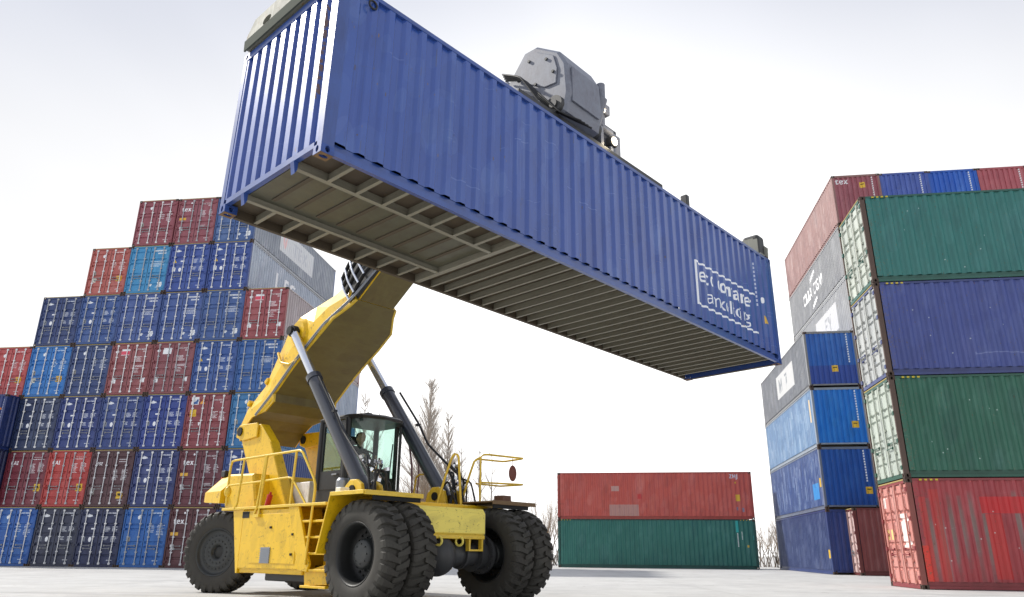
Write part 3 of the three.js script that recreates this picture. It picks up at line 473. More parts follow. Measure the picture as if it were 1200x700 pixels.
// ---------------------------------------------------------------- container hanging from the reach stacker
const hungM = new THREE.Matrix4(), HUNG_H = STD;
{
  const u = V(0.683324, -0.017575, -0.729904), v0 = V(0.00591, 0.999811, -0.018542), z = u.clone().cross(v0).normalize(), v = z.clone().cross(u).normalize();
  const A = G(-2.18925, 5.14102, 7.34463), c = A.clone().addScaledVector(u, CL / 2).addScaledVector(z, -CW / 2);
  hungM.makeBasis(u, v, z).setPosition(c);
  const side = paint(2048, 436, '#2f4f9b', { seed: 11, metres: 12.192, rust: 0.5, chalk: 1.3, streak: 1.4 }, (x, k, r) => {
    for (let i = 0; i < 26; i++) { x.globalAlpha = 0.35; x.fillStyle = '#5b4a44'; const u = r() * 12 * k, v = (0.1 + r() * 2.2) * k; x.fillRect(u, v, 0.012 * k, (0.05 + 0.3 * r()) * k); } for (let i = 0; i < 16; i++) { x.globalAlpha = 0.3; x.strokeStyle = '#9fb0d8'; x.lineWidth = 0.012 * k; const u = r() * 12 * k, v = (0.3 + r() * 1.9) * k; x.beginPath(); x.moveTo(u, v); x.lineTo(u + (0.1 + 0.5 * r()) * k, v + (r() - 0.5) * 0.12 * k); x.stroke(); } x.globalAlpha = 1;
    const H = STD, Y = (m) => (H - m) * k;
    x.strokeStyle = '#f2f4f8'; x.lineWidth = 0.045 * k; x.strokeRect(8.57 * k, Y(1.41), 2.65 * k, 0.91 * k);
    x.fillStyle = '#f2f4f8'; x.textAlign = 'center';
    const fit = (s, font, size, cx, base, wid) => { x.font = `${font} ${size * k}px sans-serif`; const w = x.measureText(s).width; x.save(); x.translate(cx * k, Y(base)); x.scale((wid * k) / w, 1); x.fillText(s, 0, 0); x.restore(); };
    fit('eco container', 'bold', 0.4, 9.88, 1.02, 2.3); fit('lamxolkoirg', '', 0.38, 9.86, 0.63, 1.92); x.textAlign = 'left';
    x.globalAlpha = 0.75; for (let i = 0; i < 11; i++) x.fillRect(11.3 * k, Y(2.25 - i * 0.1), 0.03 * k, 0.06 * k); for (let i = 0; i < 6; i++) x.fillRect(11.5 * k, Y(2.2 - i * 0.1), 0.025 * k, 0.06 * k); x.globalAlpha = 1;
    x.beginPath(); x.ellipse(11.6 * k, Y(1.4), 0.045 * k, 0.075 * k, 0, 0, 7); x.fill();
    x.fillStyle = '#e2b23a'; x.beginPath(); x.moveTo(11.6 * k, Y(0.84)); x.lineTo(11.6 * k, Y(1.04)); x.lineTo(11.74 * k, Y(0.84)); x.fill();
  });
  const end = paint(640, 680, '#2f4f9b', { seed: 12, rust: 0.4 }, (x, k, r) => { const Y = (m) => (STD - m) * k; x.fillStyle = '#d9a43c'; x.beginPath(); x.moveTo(1.21 * k, Y(1.68)); x.lineTo(1.36 * k, Y(1.72)); x.lineTo(1.34 * k, Y(1.9)); x.fill(); for (let i = 0; i < 60; i++) { x.fillStyle = '#6e4a3c'; x.globalAlpha = 0.8; x.fillRect((2.1 + 0.03 * r()) * k, Y(0.9 + 1.4 * r()), 0.015 * k, 0.05 * k); } x.globalAlpha = 1; });
  const t = container({ H: STD, color: '#2f4f9b', sideMap: side, sideMapB: side, endMap: end, rough: 0.42, sideRough: 0.3, coat: 0.6, sheen: 0, hung: true, casting: paintMat('#32529d', { rough: 0.45 }), frame: '#32529d' }, 'big blue container hanging from the spreader of the reach stacker');
  t.children.forEach((m) => { if (m.material === flatPaint('#32529d')) m.material = hungFrame(); });
  hungM.decompose(t.position, t.quaternion, t.scale);
  // underside: floor sheets, tunnel at the closed end, outriggers and cross members
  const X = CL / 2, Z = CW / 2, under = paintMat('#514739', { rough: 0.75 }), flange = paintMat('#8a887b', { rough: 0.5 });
  const TE = -X + 3.42; // tunnel end
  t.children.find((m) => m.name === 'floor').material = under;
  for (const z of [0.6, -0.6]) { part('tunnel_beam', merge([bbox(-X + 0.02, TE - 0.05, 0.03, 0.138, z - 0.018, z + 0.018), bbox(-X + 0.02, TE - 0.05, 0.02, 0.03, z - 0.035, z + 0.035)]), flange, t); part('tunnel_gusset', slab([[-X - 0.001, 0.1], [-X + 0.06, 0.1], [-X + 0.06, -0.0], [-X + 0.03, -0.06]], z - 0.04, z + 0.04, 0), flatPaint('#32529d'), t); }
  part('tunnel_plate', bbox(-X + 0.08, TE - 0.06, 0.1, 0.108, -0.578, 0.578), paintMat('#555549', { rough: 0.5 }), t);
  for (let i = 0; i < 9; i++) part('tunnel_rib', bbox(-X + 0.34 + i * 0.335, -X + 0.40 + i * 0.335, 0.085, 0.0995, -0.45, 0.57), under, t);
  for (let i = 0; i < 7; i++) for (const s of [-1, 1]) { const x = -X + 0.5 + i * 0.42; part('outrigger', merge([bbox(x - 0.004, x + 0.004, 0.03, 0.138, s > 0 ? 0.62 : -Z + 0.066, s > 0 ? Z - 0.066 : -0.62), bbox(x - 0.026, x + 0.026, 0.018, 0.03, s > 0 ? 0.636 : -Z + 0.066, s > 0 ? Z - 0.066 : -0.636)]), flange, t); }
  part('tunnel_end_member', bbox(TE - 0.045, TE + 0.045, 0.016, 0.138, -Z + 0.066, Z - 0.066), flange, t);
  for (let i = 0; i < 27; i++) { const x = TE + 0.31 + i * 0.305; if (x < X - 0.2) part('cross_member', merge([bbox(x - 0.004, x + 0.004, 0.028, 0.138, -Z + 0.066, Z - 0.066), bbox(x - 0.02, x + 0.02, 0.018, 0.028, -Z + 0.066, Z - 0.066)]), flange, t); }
  part('under_strips', merge([bbox(X - 0.1, X - 0.006, 0.005, 0.011, -Z + 0.165, Z - 0.165), bbox(-X + 0.2, X - 0.2, 0.006, 0.0125, -Z + 0.004, -Z + 0.066), bbox(-X + 0.2, X - 0.2, 0.014, 0.139, -Z + 0.0625, -Z + 0.0655), bbox(-X + 0.2, X - 0.2, 0.014, 0.139, Z - 0.0655, Z - 0.0625)]), under, t);  // thin dark sheets over the rail insides and the sill bottom
  for (const a of [-1, 1]) for (const b of [-1, 1]) part('casting_wear_plate', slab([[-0.085, -0.077], [0.085, -0.077], [0.085, 0.077], [-0.085, 0.077]], -0.006, -0.001, 0, [[0, 0, 0.06, 0.034]]).rotateX(-Math.PI / 2).translate(a * (X - 0.089), 0, b * (Z - 0.081)), paintMat('#7d6140', { rough: 0.8 }), t);
  part('lashing_ring', new THREE.TorusGeometry(0.06, 0.014, 6, 14).translate(-X + 0.5, HUNG_H - 0.2, Z + 0.01), M.black, t);
}
function hungFrame() { return (hungFrame.m ??= paintMat('#32529d', { rough: 0.42, coat: 0.6 })); }
// ---------------------------------------------------------------- reach stacker (local x forward, y up, z to its right-hand side)
const rs = thing('reach_stacker', 'yellow reach stacker with raised boom carrying the hanging blue container', 'reach stacker');
rs.position.copy(G(-1.1046, 0, 13.6495)); rs.rotation.y = yawTo(Math.cos(0.7273), Math.sin(0.7273));
rs.updateMatrixWorld(true);
const TR = 0.833, AX_Y = 0.805, WB = 5.766;
const tyreGeo = (() => {
  const pr = [[0.46, -0.2], [0.5, -0.235], [0.58, -0.252], [0.67, -0.25], [0.74, -0.238], [0.775, -0.21], [0.786, -0.12], [0.79, 0], [0.786, 0.12], [0.775, 0.21], [0.74, 0.238], [0.67, 0.25], [0.58, 0.252], [0.5, 0.235], [0.46, 0.2]];
  const body = new THREE.LatheGeometry(pr.map(([r, z]) => new THREE.Vector2(r, z)), 72).rotateX(Math.PI / 2);
  const out = [body], N = 27;
  const secs = [[-0.035, TR - 0.004, 0.76, 0.052, 0], [0.06, TR, 0.76, 0.056, 0.035], [0.15, TR - 0.003, 0.76, 0.07, 0.075], [0.205, TR - 0.012, 0.74, 0.08, 0.095], [0.243, TR - 0.05, 0.7, 0.078, 0.1], [0.2545, 0.735, 0.66, 0.07, 0.1]];
  const pol = (r, a, z) => [r * Math.cos(a), r * Math.sin(a), z];
  for (const s of [-1, 1]) for (let i = 0; i < N; i++) {
    const a0 = (i + (s > 0 ? 0 : 0.5)) / N * Math.PI * 2;
    const rings = secs.map(([z, ro, ri, h, off]) => { const a = a0 + off, q = [pol(ri, a - h * 1.1, s * z), pol(ro, a - h * 0.85, s * z), pol(ro, a + h * 0.85, s * z), pol(ri, a + h * 1.1, s * z)]; return s > 0 ? q : q.reverse(); });
    out.push(loft(rings));
  }
  return boxUV(merge(out));
})();
const ringText = (r, z) => { const o = []; for (let i = 0; i < 40; i++) { if (i % 10 > 6) continue; const a = i / 40 * Math.PI * 2; o.push(box(0.03, 0.05, 0.006, r * Math.cos(a), r * Math.sin(a), z, 0, 0, a)); } return o; };
function lathe(pts, seg = 40) { return boxUV(new THREE.LatheGeometry(pts.map(([r, z]) => new THREE.Vector2(Math.max(r, 0.001), z)), seg).rotateX(Math.PI / 2)); }
const boltRing = (n, r, z, s = 0.018, h = 0.03) => { const o = []; for (let i = 0; i < n; i++) { const a = i / n * Math.PI * 2; o.push(new THREE.CylinderGeometry(s, s, h, 6).rotateX(Math.PI / 2).translate(r * Math.cos(a), r * Math.sin(a), z)); } return o; };
const rimFront = merge([lathe([[0.475, 0.2], [0.49, 0.225], [0.478, 0.235], [0.455, 0.215], [0.435, 0.16], [0.42, 0.02], [0.41, -0.08], [0.3, -0.1], [0.2, -0.1]]), lathe([[0.475, -0.2], [0.49, -0.225], [0.455, -0.215], [0.42, -0.1]]), ...boltRing(22, 0.355, -0.08)]);
const hubFront = merge([lathe([[0.27, -0.12], [0.27, -0.05], [0.24, -0.04], [0.225, 0.06], [0.2, 0.1], [0.12, 0.115], [0.0, 0.115]]), ...boltRing(14, 0.25, -0.035, 0.014, 0.03), ...boltRing(8, 0.15, 0.115, 0.012, 0.02)]);
const rimRear = merge([lathe([[0.475, 0.2], [0.49, 0.225], [0.478, 0.235], [0.455, 0.215], [0.44, 0.175], [0.41, 0.15], [0.37, 0.155], [0.3, 0.175], [0.27, 0.18], [0.255, 0.165], [0.2, 0.165], [0.14, 0.17], [0.13, 0.06], [0.0, 0.06]]), lathe([[0.475, -0.2], [0.49, -0.225], [0.455, -0.215], [0.3, -0.12], [0.0, -0.12]]), ...boltRing(24, 0.335, 0.168, 0.013, 0.025), ...boltRing(16, 0.225, 0.165, 0.015, 0.03)]);
const hubRear = lathe([[0.128, 0.06], [0.128, 0.1], [0.11, 0.12], [0.0, 0.125]]);
function wheel(x, z, turn, spin, rear, flip) {
  const w = new THREE.Group(); w.name = 'wheel'; rs.add(w); w.position.set(x, AX_Y, z); w.rotation.y = turn + (flip ? Math.PI : 0);
  const t = part('tyre', tyreGeo, M.rubber, w); t.rotation.z = spin; part('rim', rear ? rimRear : rimFront, rear ? M.rim : M.rimDark, w); part('hub', rear ? hubRear : hubFront, rear ? M.rimDark : M.rim, w); return w;
}
wheel(0, 1.765, 0, 0.1, false, false); wheel(0, 1.2, 0, 0.21, false, true); wheel(0, -1.2, 0, 0.05, false, false); wheel(0, -1.765, 0, 0.3, false, true);
wheel(-WB, 1.115, 0.43, 0.2, true, false); wheel(-WB, -1.115, 0.43, 0.1, true, true);

// drive axle and chassis
part('front_axle', boxUV(merge([new THREE.CylinderGeometry(0.2, 0.2, 2.3, 20).rotateX(Math.PI / 2).translate(0, AX_Y, 0), new THREE.SphereGeometry(0.36, 24, 18).scale(1, 0.95, 0.85).translate(0.08, AX_Y - 0.02, 0.32), new THREE.CylinderGeometry(0.3, 0.24, 0.25, 20).rotateX(Math.PI / 2).translate(0, AX_Y, -0.72), new THREE.CylinderGeometry(0.34, 0.34, 0.07, 20).rotateX(Math.PI / 2).translate(0, AX_Y, -0.86), new THREE.CylinderGeometry(0.3, 0.3, 0.3, 20).rotateX(Math.PI / 2).translate(0, AX_Y, 0.85), new THREE.CylinderGeometry(0.25, 0.25, 0.06, 20).rotateX(Math.PI / 2).translate(0, AX_Y, -0.3), ...boltRing(16, 0.32, -0.82, 0.02, 0.03).map((g) => g.translate(0, AX_Y, 0))])), M.greyDark, rs);
part('rear_axle', merge([box(0.4, 0.34, 2.0, -WB, AX_Y, 0), box(0.5, 0.5, 0.3, -WB, AX_Y, 0.7), box(0.5, 0.5, 0.3, -WB, AX_Y, -0.7)]), M.greyDark, rs);
part('chassis_frame', merge([rb(-6.6, 0.0, 0.95, 1.55, 0.45, 0.72), rb(-6.6, 0.0, 0.95, 1.55, -0.72, -0.45), rb(-4.6, -0.4, 0.75, 1.3, -0.449, 0.449)]), M.yellow, rs);
part('front_beam', slab([[-0.7, 1.14], [0.27, 1.13], [0.3, 1.16], [0.3, 1.5], [0.24, 1.585], [-0.7, 1.6]], -0.66, 0.94, 0.02), M.yellowSheen, rs);
part('beam_lip', merge([rb(0.1, 0.32, 1.06, 1.128, -0.62, 0.9, 0.01)]), M.yellowRail, rs);
part('beam_bracket', merge([bbox(0.22, 0.3, 0.86, 1.06, -0.28, -0.24), bbox(0.22, 0.3, 0.86, 1.06, -0.6, -0.56), bbox(0.22, 0.3, 0.86, 0.89, -0.56, -0.28)]), M.yellowRail, rs);
for (const z of [0.0, 0.5]) part('tow_ring', new THREE.TorusGeometry(0.07, 0.022, 8, 18).rotateY(0.3).translate(0.3, 1.02, z), M.yellowSheen, rs);
part('beam_end_plate', bbox(-0.3, 0.24, 0.98, 1.56, -0.72, -0.665), M.greyDark, rs);
part('chassis_top', rb(-1.9, -0.2, 1.56, 1.68, -1.25, 1.25, 0.02), M.yellow, rs);
part('belly_tank', rb(-3.6, -1.6, 0.3, 0.6, 0.7, 1.35, 0.03), M.black, rs);

// fenders over the dual wheels
function fender(s, wood) {
  const g = new THREE.Group(); g.name = 'fender'; rs.add(g);
  const zz = (a, b) => (s > 0 ? [a, b] : [-b, -a]), [z0, z1] = zz(0.86, 2.09);
  part('fender_top', merge([rb(-0.62, 0.26, 1.725, 1.755, z0, z1, 0.01)]), wood ? M.wood : M.yellow, g);
  part('fender_edge', merge([rb(-0.62, 0.27, 1.7, 1.765, ...zz(2.09, 2.115), 0.008), rb(0.262, 0.29, 1.69, 1.765, z0, z1, 0.008)]), wood ? M.wood : M.yellowRail, g);
  part('fender_back', slab([[-0.63, 1.72], [-0.59, 1.75], [-0.86, 0.8], [-0.9, 0.8]], ...zz(0.98, 2.11), 0.006), M.yellow, g);
  part('fender_front_plate', bbox(0.235, 0.26, 1.62, 1.72, ...zz(0.9, 1.9)), M.dark, g);
  return g;
}
fender(1, false); fender(-1, true);

// right-hand side box, deck and steps
part('side_box', merge([slab([[-4.05, 0.5], [-1.95, 0.52], [-2.32, 1.6], [-4.05, 1.6]], 1.05, 1.7, 0.03), loft([1.6, 0.43].map((y) => [[-4.75 + (1.6 - y) * 0.36, y, 1.15], [-4.75 + (1.6 - y) * 0.36, y, 1.52], [-4.45 + (1.6 - y) * 0.3, y, 1.69], [-4.05, y, 1.69], [-4.05, y, 1.15]]))]), M.yellow, rs);
part('side_box_sill', rb(-4.03, -1.9, 0.44, 0.56, 1.08, 1.66, 0.03), M.yellow, rs);
part('access_door', merge([rb(-3.62, -2.1, 0.62, 1.5, 1.694, 1.712, 0.006)]), M.yellow, rs);
part('vent_grille', merge([bbox(-3.22, -2.9, 0.62, 0.9, 1.712, 1.722), ...[...Array(7)].map((_, i) => box(0.32, 0.014, 0.02, -3.06, 0.64 + i * 0.04, 1.726))]), M.steel, rs);
for (const [x, y] of [[-2.2, 0.78], [-2.2, 1.12], [-2.95, 1.25]]) part('latch', box(0.05, 0.04, 0.03, x, y, 1.72), M.dark, rs);
part('hand_hole', bbox(-4.05, -3.8, 1.44, 1.56, 1.694, 1.706), M.dark, rs);
part('walkway_deck', merge([rb(-4.85, -1.25, 1.6, 1.65, 0.73, 1.74, 0.01), rb(-4.85, -1.25, 1.6, 1.65, -1.74, -0.73, 0.01), rb(-4.85, -1.95, 1.58, 1.63, -0.72, 0.72, 0.01)]), M.yellowRail, rs);
part('stair_stringer', slab([[-2.42, 1.6], [-2.1, 1.6], [-1.62, 0.62], [-1.68, 0.5], [-1.95, 0.52]], 1.66, 1.72, 0.008), M.yellow, rs);
for (let i = 0; i < 4; i++) { const y = 1.34 - i * 0.27, x0 = -2.05 + i * 0.13; part('step', merge([rb(x0, -1.02, y - 0.02, y + 0.02, 1.05 + i * 0.12, 1.7, 0.008), bbox(x0 + 0.02, -1.02, y + 0.02, y + 0.25, 1.03 + i * 0.12, 1.05 + i * 0.12)]), M.yellow, rs); }
part('bottom_step', merge([slab([[-1.9, 0.5], [-1.3, 0.62], [-1.2, 0.3], [-1.85, 0.26]], 1.55, 1.62, 0.008), rb(-1.9, -1.15, 0.24, 0.28, 1.3, 1.68, 0.008)]), M.yellow, rs);
part('left_side_box', rb(-4.5, -1.6, 0.5, 1.59, -1.7, -1.05, 0.03), M.yellow, rs);
const rail = (pts, r = 0.024) => pipe(pts, r, 8, pts.length * 5, 0.05);
part('handrail', merge([
  rail([V(-4.8, 1.7, 1.68), V(-4.82, 2.2, 1.68), V(-4.8, 2.56, 1.68), V(-4.72, 2.6, 1.68), V(-3.5, 2.61, 1.68), V(-2.3, 2.62, 1.68), V(-2.2, 2.58, 1.68), V(-1.72, 2.05, 1.69), V(-1.66, 1.9, 1.7), V(-1.7, 0.62, 1.74)]),
  rail([V(-4.8, 2.1, 1.68), V(-3.5, 2.12, 1.68), V(-2.5, 2.14, 1.68), V(-1.9, 1.62, 1.7)], 0.02),
  rail([V(-4.35, 1.62, 1.74), V(-4.33, 1.72, 1.7), V(-4.28, 2.6, 1.68)]), rail([V(-3.55, 1.48, 1.75), V(-3.5, 1.6, 1.74), V(-3.45, 2.61, 1.68)]), rail([V(-3.38, 1.48, 1.75), V(-3.43, 1.6, 1.72), V(-3.42, 2.61, 1.68)]), rail([V(-2.42, 1.62, 1.7), V(-2.4, 2.62, 1.68)])]), M.yellowRail, rs);
part('rail_foot', merge([new THREE.SphereGeometry(0.07, 12, 8).scale(1, 1.6, 1).translate(-4.8, 1.98, 1.68), box(0.2, 0.06, 0.06, -3.46, 1.47, 1.74)]), M.yellowRail, rs);
part('fire_extinguisher', merge([rod(V(-3.62, 1.66, 1.45), V(-3.55, 1.88, 1.45), 0.055, 12), rod(V(-3.55, 1.88, 1.45), V(-3.54, 1.93, 1.45), 0.025, 8)]), M.red, rs);

// counterweight, hood, boom posts
part('counterweight', loft([[-6.85, 2.02, 2.2, 1.0, 0.85], [-6.62, 1.86, 2.3, 1.25, 0.92], [-6.45, 1.84, 2.42, 1.3, 0.95], [-5.75, 1.8, 2.4, 1.34, 0.98]].map(([x, y0, y1, hw, ht]) => [[x, y0, -hw], [x, y0, hw], [x, Math.min(2.06, y1 - 0.1), hw], [x, y1, ht], [x, y1, -ht], [x, Math.min(2.06, y1 - 0.1), -hw]])), M.yellow, rs);
part('engine_hood', merge([slab([[-5.74, 1.66], [-4.45, 1.66], [-4.7, 2.38], [-5.74, 2.42]], -1.1, 1.22, 0.04)]), M.yellow, rs);
part('tail_lamp', merge([rb(-6.5, -6.33, 2.42, 2.56, 0.85, 1.0, 0.02)]), M.black, rs);
part('tail_lamp_lens', rb(-6.545, -6.5, 2.36, 2.52, 0.87, 0.97, 0.015), M.red, rs);
for (const s of [1, -1]) {
  const g = new THREE.Group(); g.name = 'boom_post'; rs.add(g);
  const z0 = s > 0 ? 0.62 : -1.06, z1 = s > 0 ? 0.86 : -0.82;
  part('post_body', slab([[-6.18, 3.44], [-6.1, 3.55], [-5.28, 3.53], [-5.15, 3.42], [-4.78, 3.1], [-3.85, 1.64], [-5.0, 1.64]], z0, z1, 0.02), M.yellow, g);
  part('pivot_cheek', slab([[-6.2, 3.3], [-6.2, 3.5], [-6.08, 3.58], [-5.36, 3.56], [-5.3, 3.5], [-5.3, 3.24], [-5.9, 3.2]], z1 + 0.001, z1 + 0.05, 0.012), M.yellow, g);
  part('pivot_pin', new THREE.CylinderGeometry(0.1, 0.1, 0.1, 20).rotateX(Math.PI / 2).translate(-6.03, 3.42, z1 + 0.03), M.dark, g);
}
part('tool_box', rb(-4.2, -3.55, 1.66, 2.2, 0.1, 0.58, 0.02), M.white, rs);

// boom
const PIV = V(-6.05, 3.42, 0), boomDir = V(2.75, 9.42, 0.26).sub(PIV).normalize();
const boom = new THREE.Group(); boom.name = 'boom'; rs.add(boom); boom.position.copy(PIV);
{ // s along the boom, n across it upwards
  const yaw = Math.asin(-boomDir.z / Math.hypot(boomDir.x, boomDir.z)), pitch = Math.asin(boomDir.y);
  boom.rotation.order = 'YZX'; boom.rotation.set(0, yaw, pitch);
}
// outer section: side plates with the bulge that carries the cylinders
const st = [[-0.32, 0.02, 0.55, 0.74, 0.6], [0.1, 0.12, 0.66, 0.78, 0.62], [0.42, 0.1, 0.62, 0.8, 0.64], [0.95, -0.17, 0.6, 0.8, 0.64], [1.32, -0.2, 0.72, 0.8, 0.65], [1.42, -0.05, 0.76, 0.8, 0.65], [2.08, -0.02, 0.98, 0.8, 0.66], [2.35, -0.02, 1.06, 0.8, 0.68], [2.8, -0.04, 1.06, 0.8, 0.66], [3.3, -0.08, 0.92, 0.8, 0.56], [3.85, -0.1, 0.74, 0.78, 0.48], [4.25, -0.05, 0.66, 0.58, 0.45], [4.45, -0.03, 0.64, 0.52, 0.44]];
part('outer_section', loft(st.map(([s, b, t, hb, ht]) => [[s, b, hb], [s, b + (t - b) * 0.45, hb * 0.98], [s, t, ht], [s, t, -ht], [s, b + (t - b) * 0.45, -hb * 0.98], [s, b, -hb]]).map((r) => r.reverse())), M.yellow, boom);
part('underside_shade', loft(st.map(([s, b, t, hb]) => [[s, b - 0.012, hb - 0.03], [s, b - 0.004, hb - 0.03], [s, b - 0.004, -hb + 0.03], [s, b - 0.012, -hb + 0.03]]).map((r) => r.reverse())), M.boomShade, boom);  // dark sheet added to paint the shade under the outer section
for (const sg of [1, -1]) part('edge_strip', loft(st.slice(4).map(([s, b, t, hb]) => [[s, b - 0.02, sg * (hb - 0.03)], [s, b - 0.02, sg * (hb + 0.02)], [s, b + 0.03, sg * (hb + 0.02)], [s, b + 0.03, sg * (hb - 0.03)]]).map((r) => (sg > 0 ? r.reverse() : r))), M.yellowRail, boom);
part('middle_section', merge([rb(3.6, 7.9, -0.02, 0.6, -0.46, 0.46, 0.03)]), M.yellow, boom);
part('middle_underside_shade', bbox(4.46, 7.88, -0.034, -0.021, -0.44, 0.44), M.boomShade, boom);  // same painted shade under the middle section
part('inner_section', rb(7.5, 9.9, 0.05, 0.53, -0.38, 0.38, 0.03), M.grey, boom);
for (const s of [1, -1]) {
  part('cylinder_boss', boxUV(merge([new THREE.CylinderGeometry(0.26, 0.36, 0.16, 24).rotateX(s * Math.PI / 2).translate(2.76, 0.56, s * 0.76)])), M.yellow, boom);
  part('cylinder_pin', new THREE.CylinderGeometry(0.1, 0.1, 0.3, 16).rotateX(Math.PI / 2).translate(2.76, 0.56, s * 0.9), M.dark, boom);
  part('boss_rib', pipe([V(1.9, 0.75, s * 0.79), V(1.95, 0.4, s * 0.83), V(2.2, 0.1, s * 0.83), V(2.5, -0.02, s * 0.82)], 0.035, 6, 16), M.yellow, boom);
}
part('boom_lug', merge([rb(1.05, 1.2, 0.56, 0.66, 0.6, 0.72, 0.02), rb(0.25, 0.38, 0.58, 0.68, 0.62, 0.74, 0.02)]), M.yellow, boom);
part('hose_line', merge([pipe([V(0.6, 0.02, 0.83), V(1.4, -0.02, 0.84), V(2.4, 0.02, 0.84), V(3.6, -0.03, 0.84), V(4.4, 0.02, 0.62), V(5.6, 0.05, 0.5), V(7.8, 0.1, 0.5)], 0.02, 6, 50), pipe([V(0.6, -0.02, 0.83), V(1.4, -0.06, 0.84), V(2.4, -0.03, 0.84), V(3.6, -0.07, 0.84), V(4.4, -0.02, 0.62), V(6, 0.0, 0.5)], 0.014, 6, 50)]), M.steel, boom);
// cable chain folded over the right side of the middle section
{
  const g = new THREE.Group(); g.name = 'cable_chain'; boom.add(g);
  const curve = (f, n) => V(4.3 + 1.5 * f, n, 0.54 + 0.1 * Math.sin(f * 3.1) + 0.05 * Math.sin(n * 4));
  for (const n of [0.06, 0.3, 0.54, 0.78]) part('chain_side', pipe([0, 0.25, 0.5, 0.75, 1].map((f) => curve(f, n + 0.05 * Math.sin(f * 3))), 0.042, 6, 24), M.dark, g);
  for (let i = 0; i <= 6; i++) part('chain_bar', pipe([0.02, 0.4, 0.82].map((n) => curve(i / 6, n + 0.05 * Math.sin(i / 2)).add(V(0, 0, 0.03))), 0.03, 6, 10), M.chrome, g);
  part('chain_tray', rb(4.2, 5.9, 0.0, 0.86, 0.462, 0.5, 0.01), M.greyDark, g);
}
// boom head (built in the stacker's own axes)
{
  const head = new THREE.Group(); head.name = 'boom_head'; rs.add(head); head.position.set(0.06, -0.1, 0.3);
  const prof = [[2.0, 8.98], [1.98, 9.2], [2.4, 9.72], [2.68, 9.72], [3.2, 9.36], [3.36, 9.05], [3.4, 8.45], [3.32, 8.08], [3.0, 8.0], [2.85, 8.35], [2.6, 8.7], [2.3, 8.9]];
  part('head_body', slab(prof, -0.52, 0.52, 0.05), M.grey, head);
  part('head_plate', slab([[2.2, 9.2], [2.45, 9.55], [2.72, 9.55], [3.1, 9.3], [3.18, 9.0], [3.15, 8.7], [2.9, 8.72], [2.45, 9.0]], 0.52, 0.545, 0.01), M.grey, head);
  part('tilt_pin', merge([new THREE.CylinderGeometry(0.17, 0.17, 1.2, 20).rotateX(Math.PI / 2).translate(3.14, 8.24, 0), new THREE.CylinderGeometry(0.08, 0.08, 1.26, 16).rotateX(Math.PI / 2).translate(3.14, 8.24, 0)]), M.greyDark, head);
  for (const [x, y] of [[2.3, 9.12], [2.55, 9.42], [2.95, 9.28], [3.1, 8.95], [2.7, 8.86]]) part('bolt', new THREE.CylinderGeometry(0.03, 0.03, 0.04, 6).rotateX(Math.PI / 2).translate(x, y, 0.555), M.greyDark, head);
  part('front_plate', rb(3.375, 3.41, 8.3, 9.0, -0.4, 0.4, 0.01), M.grey, head);
  part('head_hose', merge([0, 1, 2, 3].map((i) => pipe([V(2.0, 9.25 + 0.03 * i, 0.58 + 0.03 * i), V(2.5, 9.0, 0.62 + 0.04 * i), V(2.9, 8.5 - 0.05 * i, 0.66), V(3.3, 8.0, 0.6 - 0.06 * i), V(3.5, 7.9, 0.3 - 0.1 * i)], 0.018, 6, 28))), M.hose, head);
  part('damper', merge([rod(V(3.3, 8.9, -0.62), V(3.05, 8.2, -0.62), 0.12, 14), rod(V(3.3, 9.2, -0.62), V(3.3, 8.9, -0.62), 0.08, 12)]), M.grey, head);
}
